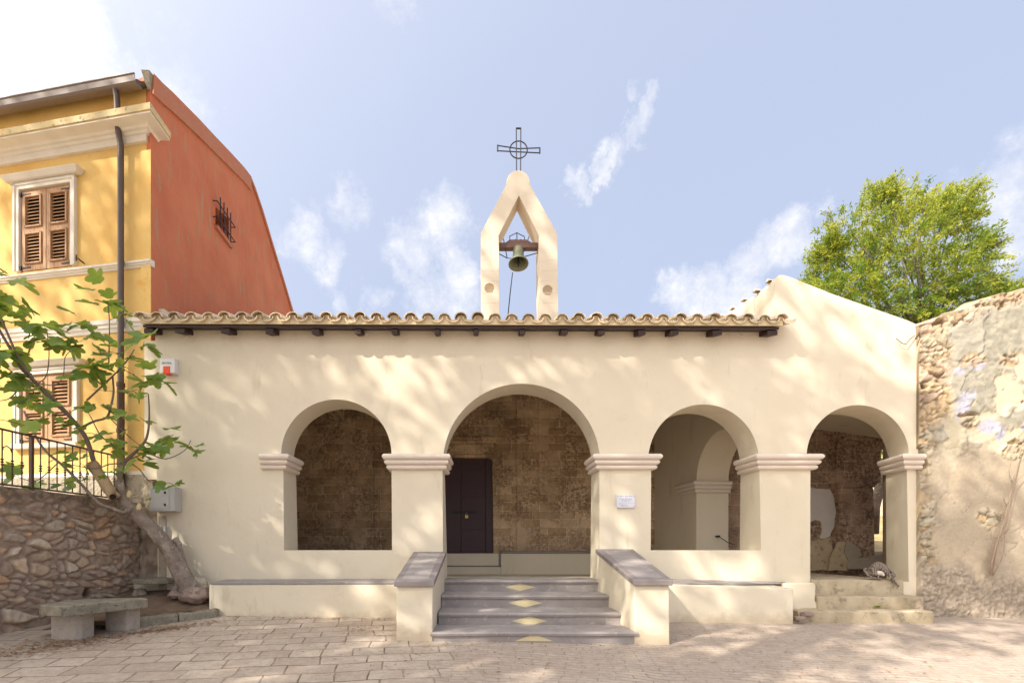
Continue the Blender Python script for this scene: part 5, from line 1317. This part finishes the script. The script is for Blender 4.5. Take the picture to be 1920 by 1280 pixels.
# ------------------------------------------------------------------ fig tree
fig = thing('fig_tree', 'leaning fig tree with large lobed leaves before the yellow house', 'tree', loc=P(352, 1112, 6.9))
def Yt(px, py): # the tree leans from the wall towards the camera and the left
    return 6.92 - .0016 * (352 - px) * 1.0 - .0006 * max(0, 1000 - py)
def FP(px, py, dy=0): return P(px, py, Yt(px, py) + dy)
def branch(m, pts, r0, r1, dy0=0, dy1=0, n=8, wob=.0, sub=4):
    q = [FP(a, b, dy0 + (dy1 - dy0) * i / (len(pts) - 1)) for i, (a, b) in enumerate(pts)]
    out_ = []
    for i in range(len(q) - 1):          # Catmull-Rom
        p0 = q[max(i - 1, 0)]; p1 = q[i]; p2 = q[i + 1]; p3 = q[min(i + 2, len(q) - 1)]
        for s in range(sub): t = s / sub; out_.append(.5 * ((2 * p1) + (-p0 + p2) * t + (2 * p0 - 5 * p1 + 4 * p2 - p3) * t * t + (-p0 + 3 * p1 - 3 * p2 + p3) * t ** 3))
    out_.append(q[-1]); nn = len(out_) - 1
    m.tube(out_, [r0 + (r1 - r0) * i / nn for i in range(nn + 1)], n, wob); return out_
m = MB()
branch(m, [(362, 1125), (350, 1095), (338, 1070), (322, 1040), (300, 1008), (272, 978), (248, 955), (232, 938), (226, 915), (224, 898)], .135, .05, n=16, wob=.25)
branch(m, [(352, 1090), (375, 1102), (392, 1118), (398, 1130)], .085, .03, n=10, wob=.3)
branch(m, [(345, 1085), (330, 1105), (315, 1118)], .06, .02, n=10, wob=.3)
branch(m, [(330, 1055), (338, 1045), (335, 1020), (326, 1012)], .03, .045, .05, .10, n=10, wob=.3)
branch(m, [(248, 950), (232, 960), (210, 952), (185, 942), (150, 905), (115, 870), (85, 845), (62, 808), (45, 770)], .026, .011, -.12, -.3)
keep(m.build('trunk', M['bark'], fig, smooth=True), fig)
m = MB(); branch(m, [(216, 934), (205, 918), (195, 903), (183, 885), (173, 868)], .072, .070, -.10, -.04, n=14, wob=.5)
ds = keep(m.build('dead_stub', M['deadwood'], smooth=True), fig)
m = MB(); c = FP(216, 932, -.14); m.tube([c + V((0, -.052, -.0)), c + V((-.01, -.02, .01))], .036, 14); o = m.build('stub_hollow', M['hole'], ds)  # dark plug painted as the shaded inside of the hollow
m = MB()
for px, py, a in ((241, 925, .5), (259, 949, .3)): c = FP(px, py, -.135); m.lathe([(.001, .01), (.025, .006), (.034, 0), (.034, -.03)], 12, Matrix.Translation(c) @ Matrix.Rotation(R(75), 4, 'X') @ Matrix.Diagonal((.8, 1.5, 1, 1)), cap=False)
keep(m.build('pruned_scar', M['cutwood'], smooth=True), fig)
m = MB()
branch(m, [(178, 872), (163, 825), (147, 800), (127, 777), (100, 752), (62, 712), (40, 690), (20, 655), (0, 620), (-15, 590)], .030, .012, -.05, -.3)
branch(m, [(127, 775), (95, 742), (70, 720), (55, 700), (30, 660), (12, 620), (-5, 580), (-15, 540)], .020, .009, -.1, -.4)
branch(m, [(150, 803), (175, 790), (200, 782), (208, 760), (213, 735), (211, 706)], .017, .011, -.05, -.1)
branch(m, [(163, 750), (190, 725), (212, 704), (235, 680), (252, 655)], .013, .006, -.05, -.25)
branch(m, [(228, 925), (225, 890), (236, 864), (258, 843), (275, 820), (280, 780), (278, 738)], .034, .007, 0, -.15)
branch(m, [(240, 862), (275, 850), (310, 860), (345, 845), (358, 825)], .010, .004, -.05, -.2)
branch(m, [(262, 840), (290, 838), (310, 822), (325, 815)], .010, .005, -.05, -.3)
branch(m, [(238, 866), (215, 835), (190, 818), (172, 785), (165, 773)], .012, .004, 0, -.3)
branch(m, [(245, 868), (262, 880), (278, 900), (300, 910), (318, 905), (335, 915)], .010, .003, 0, -.2)
branch(m, [(236, 868), (205, 870), (180, 878), (140, 872), (105, 866)], .010, .003, 0, -.4)
branch(m, [(205, 782), (235, 812), (268, 840)], .007, .005, 0, -.05)
branch(m, [(50, 706), (75, 715), (88, 700), (92, 660), (88, 622)], .008, .005, -.2, -.3)
branch(m, [(60, 715), (100, 722), (118, 705), (122, 670), (136, 655)], .008, .004, -.2, -.4)
branch(m, [(204, 680), (205, 640), (205, 600), (202, 562)], .008, .005, -.1, -.15)
branch(m, [(204, 650), (180, 628), (158, 612)], .005, .003, -.1, -.3); branch(m, [(205, 600), (220, 594), (238, 588)], .005, .003, -.1, -.1)
branch(m, [(150, 900), (120, 905), (80, 918), (50, 905)], .007, .003, -.3, -.5); branch(m, [(110, 866), (70, 900), (40, 896), (0, 880)], .007, .003, -.2, -.4)
branch(m, [(55, 800), (20, 790), (-10, 785)], .006, .003, -.2, -.4); branch(m, [(30, 735), (15, 748), (-10, 752)], .008, .004, -.3, -.4)
branch(m, [(190, 820), (172, 812), (158, 812)], .005, .003); branch(m, [(245, 700), (230, 690), (217, 672)], .005, .003, -.1, -.2)
branch(m, [(258, 730), (235, 735), (175, 730)], .004, .003, -.1, -.2); branch(m, [(276, 742), (262, 745), (250, 744)], .004, .003, -.1, -.2)
branch(m, [(62, 712), (50, 730), (60, 748)], .006, .003, -.2, -.4); branch(m, [(120, 772), (105, 776), (92, 780)], .005, .003, -.2, -.3)
branch(m, [(235, 865), (215, 850), (210, 830)], .006, .003, -.1, -.2); branch(m, [(160, 905), (150, 880), (152, 868)], .005, .003, -.2, -.3)
keep(m.build('branches', M['twig'], smooth=True), fig)
# leaves: palmate outline, slightly folded
def fig_outline():
    pts = [(0, 0)]
    lob = [(-118, .55), (-62, .86), (0, 1.0), (62, .86), (118, .55)]
    rad = []
    for k, (a, r) in enumerate(lob):
        rad.append((a - 20, r * .80)); rad.append((a - 8, r * .97)); rad.append((a, r)); rad.append((a + 8, r * .97)); rad.append((a + 20, r * .80))
        if k < 4: rad.append((a + 31, .54))
    out_ = []
    for a, r in rad: a = R(a); out_.append((math.sin(a) * r * .62, .28 + math.cos(a) * r * .66))
    return out_
FO = fig_outline()
lm = MB(); rn = random.Random(11)
def figleaf(base, dirv_, up_, size, g_):
    d = dirv_.normalized(); s = d.cross(up_).normalized(); u = s.cross(d)
    fold = rn.uniform(.05, .35); curl = rn.uniform(.1, .5)
    def tr(x, y): return base + d * (y * size) + s * (x * size) + u * ((abs(x) * fold - y * y * curl * .5 + .04 * math.sin(x * 9)) * size)
    c = lm.vert(tr(0, .30), (g_ * .8, 0, 0)); k = len(lm.v); n = len(FO)
    for x, y in FO: lm.vert(tr(x, y), (min(1, g_ * rn.uniform(.9, 1.1)), 0, 0))
    for i in range(n - 1): lm.face(c, k + i, k + i + 1)
    b = lm.vert(tr(0, .02), (g_, 0, 0)); lm.face(c, k + n - 1, b); lm.face(c, b, k)
clusters = [(201, 563, 8, 38), (155, 613, 6, 30), (234, 590, 4, 28), (86, 624, 9, 42), (22, 598, 6, 36), (151, 649, 6, 30), (266, 645, 7, 36), (216, 672, 7, 36), (172, 695, 9, 42), (36, 715, 9, 45), (284, 717, 9, 40), (252, 742, 4, 28),
            (61, 746, 8, 42), (180, 762, 9, 38), (244, 782, 4, 32), (92, 780, 7, 38), (316, 820, 7, 36), (356, 838, 5, 30), (278, 857, 9, 38), (215, 828, 6, 34), (158, 814, 5, 30), (106, 855, 4, 28), (151, 866, 4, 26), (316, 897, 4, 26),
            (40, 908, 4, 38), (136, 908, 4, 30), (0, 660, 8, 46), (86, 936, 3, 28), (3, 515, 5, 40), (14, 562, 5, 38), (8, 778, 2, 34), (205, 878, 4, 28), (-12, 620, 6, 45), (118, 650, 4, 32), (245, 690, 4, 28), (20, 873, 1, 40), (-30, 700, 8, 50), (-40, 560, 8, 50), (-45, 830, 6, 50), (267, 928, 1, 16), (335, 912, 2, 22), (60, 600, 4, 34), (130, 640, 3, 34), (190, 668, 3, 34)]
for px, py, nl, rp_ in clusters:
    c = FP(px, py, -.18 + rn.uniform(-.12, .08)); nl = int(nl * 1.12 + .5)
    for i in range(nl):
        a = 2 * math.pi * (i + rn.uniform(-.3, .3)) / nl
        el = rn.uniform(-.35, .55)
        d = V((math.cos(a), math.sin(a) * .9 - .15, el)).normalized()
        size = rp_ / F * 6.6 * rn.uniform(.62, 1.05)
        start = c + d * size * rn.uniform(.05, .35) + V((rn.gauss(0, .05), rn.gauss(0, .06), rn.gauss(0, .06)))
        d2 = (d + V((0, 0, rn.uniform(-.9, .15)))).normalized()
        upv = (V((rn.gauss(0, .35), -.55 + rn.gauss(0, .3), 1))).normalized()
        figleaf(start, d2, upv, size * .98, min(1, max(0, rn.gauss(.35, .28))))
fl = lm.build('crown', M['figleaf'], smooth=True, fix=False); keep(fl, fig)

# ------------------------------------------------------------------ big light green tree upper right
bt = thing('broad_tree', 'tall yellow green leafy tree rising behind the ruined wall', 'tree', loc=(14.5, 16, .8))
rn = random.Random(21); YT = 16.0
def TP(px, py, dy=0): return P(px, py, YT + dy)
m = MB()
base = TP(1735, 1000); fork = TP(1735, 660)
m.tube([V((base.x, YT, .5)), base.lerp(fork, .5), fork], [.32, .27, .22], 10, .2)
centers = []
lobs = [(1600, 440, .9), (1660, 400, .95), (1560, 500, .75), (1640, 480, 1.0), (1720, 430, 1.0), (1700, 520, 1.1), (1780, 420, .9), (1800, 500, 1.0), (1760, 560, .95), (1835, 470, .5), (1830, 560, .8), (1590, 545, .75), (1540, 535, .5), (1522, 552, .35), (1560, 470, .4), (1885, 580, .6), (1860, 545, .45), (1640, 570, .9), (1720, 590, .9), (1800, 600, .9), (1950, 590, .7), (1730, 390, .5), (1790, 385, .55), (1660, 370, .4), (1795, 400, .6), (1700, 650, 1.1), (1800, 650, 1.1), (1900, 620, 1.0), (2050, 600, 1.2), (1600, 600, .8)]
lobs += [(1700, 610, 1.0), (1760, 640, 1.0), (1640, 620, .9), (1690, 480, 1.1), (1760, 500, 1.1), (1560, 560, .5), (1740, 550, 1.1), (1620, 500, .9), (1820, 640, 1.0)]
tw = MB()
for px, py, r in lobs:
    c = TP(px, py, rn.uniform(-1.0, 1.4))
    m.tube([fork, fork.lerp(c, .5) + V((rn.gauss(0, .3), rn.gauss(0, .3), rn.uniform(-.3, .2))), c], [.05, .03, .015], 6, .2)
    for i in range(64):
        d = V((rn.gauss(0, 1), rn.gauss(0, 1), rn.gauss(0, 1))).normalized(); cc3 = c + d * r * rn.random() ** .5
        out2 = (cc3 - TP(1720, 560)).normalized(); ln = rn.uniform(.2, .44)
        tip = cc3 + (out2 * .55 + d * .4 + V((rn.uniform(0, .5), 0, rn.uniform(-.3, .35)))).normalized() * ln
        centers.append((cc3, tip)); m.tube([cc3, tip], [.008, .003], 3, cap=False)
keep(m.build('trunk', M['darkbark'], smooth=True), bt)
lf_ = MB()
for a, b in centers:
    tone = min(1, max(0, rn.gauss(.40, .32) + .12 * (a.z - TP(1720, 520).z)))
    ax0 = (b - a).normalized()
    for i in range(40):
        t = rn.uniform(0, 1.1); p = a.lerp(b, t) + V((rn.gauss(0, .045), rn.gauss(0, .045), rn.gauss(0, .045)))
        ax = (ax0 * .7 + V((rn.gauss(0, .6), rn.gauss(0, .6), rn.gauss(0, .6) - .1))).normalized(); s = rn.uniform(.075, .135)
        wv = (Matrix.Rotation(rn.uniform(0, 6.28), 3, ax) @ ax.orthogonal().normalized()) * s * .17
        g_ = min(1, max(0, tone + rn.gauss(0, .18))); k = len(lf_.v)
        for q in (p, p + ax * s * .45 + wv, p + ax * s, p + ax * s * .45 - wv): lf_.vert(q, (g_, 0, 0))
        lf_.face(k, k + 1, k + 2, k + 3)
keep(lf_.build('crown', M['almond'], fix=False), bt)

# ------------------------------------------------------------------ litter of dry leaves
m = MB(); rn = random.Random(5)
def litter(cx, cy, sx, sy, n, ang=0):
    for i in range(n):
        x = rn.gauss(0, sx); y = rn.gauss(0, sy); X = cx + x * math.cos(ang) - y * math.sin(ang); Y_ = cy + x * math.sin(ang) + y * math.cos(ang)
        if Y_ > 6.55 and X > -3.9: continue
        z = gz(X, Y_) + .004 + rn.random() * .012; a = rn.uniform(0, 6.28); l = rn.uniform(.025, .07); w_ = l * rn.uniform(.1, .22)
        d = V((math.cos(a), math.sin(a), rn.uniform(-.1, .2))) * l; s = V((-math.sin(a), math.cos(a), rn.uniform(-.3, .3))) * w_
        k_ = rn.uniform(.5, 1.2); c = (.36 * k_, .21 * k_, .11 * k_); k = len(m.v); p = V((X, Y_, z))
        for q in (p - d * .5, p + s * .5 + V((0, 0, .004)), p + d * .5, p - s * .5): m.vert(q, c)
        m.face(k, k + 1, k + 2, k + 3)
litter(-4.55, 4.95, .5, .16, 700, R(40)); litter(-3.75, 5.85, .28, .07, 420, R(45)); litter(-4.3, 5.4, .35, .15, 380, R(50)); litter(-4.9, 4.6, .5, .15, 300, R(30))
litter(-1.4, 5.9, .15, .12, 60); litter(0, 5.2, 3.5, .6, 260); litter(3, 5, 3, .7, 160); litter(-2, 6.5, 1.2, .04, 120); litter(-4.1, 6.6, .35, .25, 120)
tag(m.build('dry_leaves', M['litter'], fix=False), 'scattered dry brown leaves on the paving', 'leaves', kind='stuff')

# ------------------------------------------------------------------ tall trees behind and left of the camera that dapple the walls
rn = random.Random(9)
def shade_tree(c, r, ncl, seed, label):
    rn = random.Random(seed); c = V(c)
    t = thing('shade_tree', label, 'tree', 'tall trees shading the square', loc=(c.x, c.y, 0))
    m = MB(); m.tube([(c.x, c.y, -1), (c.x + .2, c.y + .1, c.z * .5), (c.x, c.y, c.z - r * .3)], [.35, .28, .18], 10, .2)
    ends = []
    for i in range(16):
        d = V((rn.gauss(0, 1), rn.gauss(0, 1), rn.gauss(0, .8))).normalized() * r * rn.uniform(.6, 1)
        m.tube([c - V((0, 0, r * .4)), c - V((0, 0, r * .2)) + d * .5, c + d], [.14, .08, .03], 6, .2)
    keep(m.build('trunk', M['bark'], smooth=True), t)
    m = MB()
    for i in range(ncl):
        d = V((rn.gauss(0, 1), rn.gauss(0, 1), rn.gauss(0, 1))).normalized() * r * rn.random() ** .4; cc4 = c + d; rr = rn.uniform(.18, .42)
        for j in range(16):
            e = V((rn.gauss(0, 1), rn.gauss(0, 1), rn.gauss(0, .7))) * rr * .6; p = cc4 + e; ax = V((rn.gauss(0, 1), rn.gauss(0, 1), rn.gauss(0, 1))).normalized(); s = rn.uniform(.12, .24)
            wv = ax.orthogonal().normalized() * s * .35; k = len(m.v)
            for q in (p, p + ax * s * .5 + wv, p + ax * s, p + ax * s * .5 - wv): m.vert(q, (rn.random(), 0, 0))
            m.face(k, k + 1, k + 2, k + 3)
    keep(m.build('crown', M['shadeleaf'], fix=False), t)
TR = 17.0
def above(x, y, z, d=TR): return V((x, y, z)) - SD * d
for i, (tx, ty, tz, r, n, d) in enumerate([(-1.8, 7.2, 2.0, 2.7, 200, 17), (2.6, 7.2, 3.6, 2.6, 250, 18), (-5.6, 7.4, 5.8, 2.7, 190, 19), (5.6, 7.2, 1.6, 2.5, 190, 16.5), (-4.3, 6.2, .2, 2.4, 230, 17), (1.5, 5.6, .0, 2.4, 170, 17), (-3.2, 4.6, 0, 1.9, 170, 15)]):
    p = above(tx, ty, tz, d); shade_tree(p, r, n, 40 + i, ['tall leafy tree whose shade falls left of the central arch', 'tall leafy tree whose shade falls above the third arch', 'tall thin tree whose shade dapples the yellow house', 'tall thin tree whose shade falls on the right end of the church', 'tall dense tree whose shade covers the stone bench', 'tall leafy tree whose shade falls across the steps', 'tall dense tree whose shade falls on the paving left of the steps'][i])
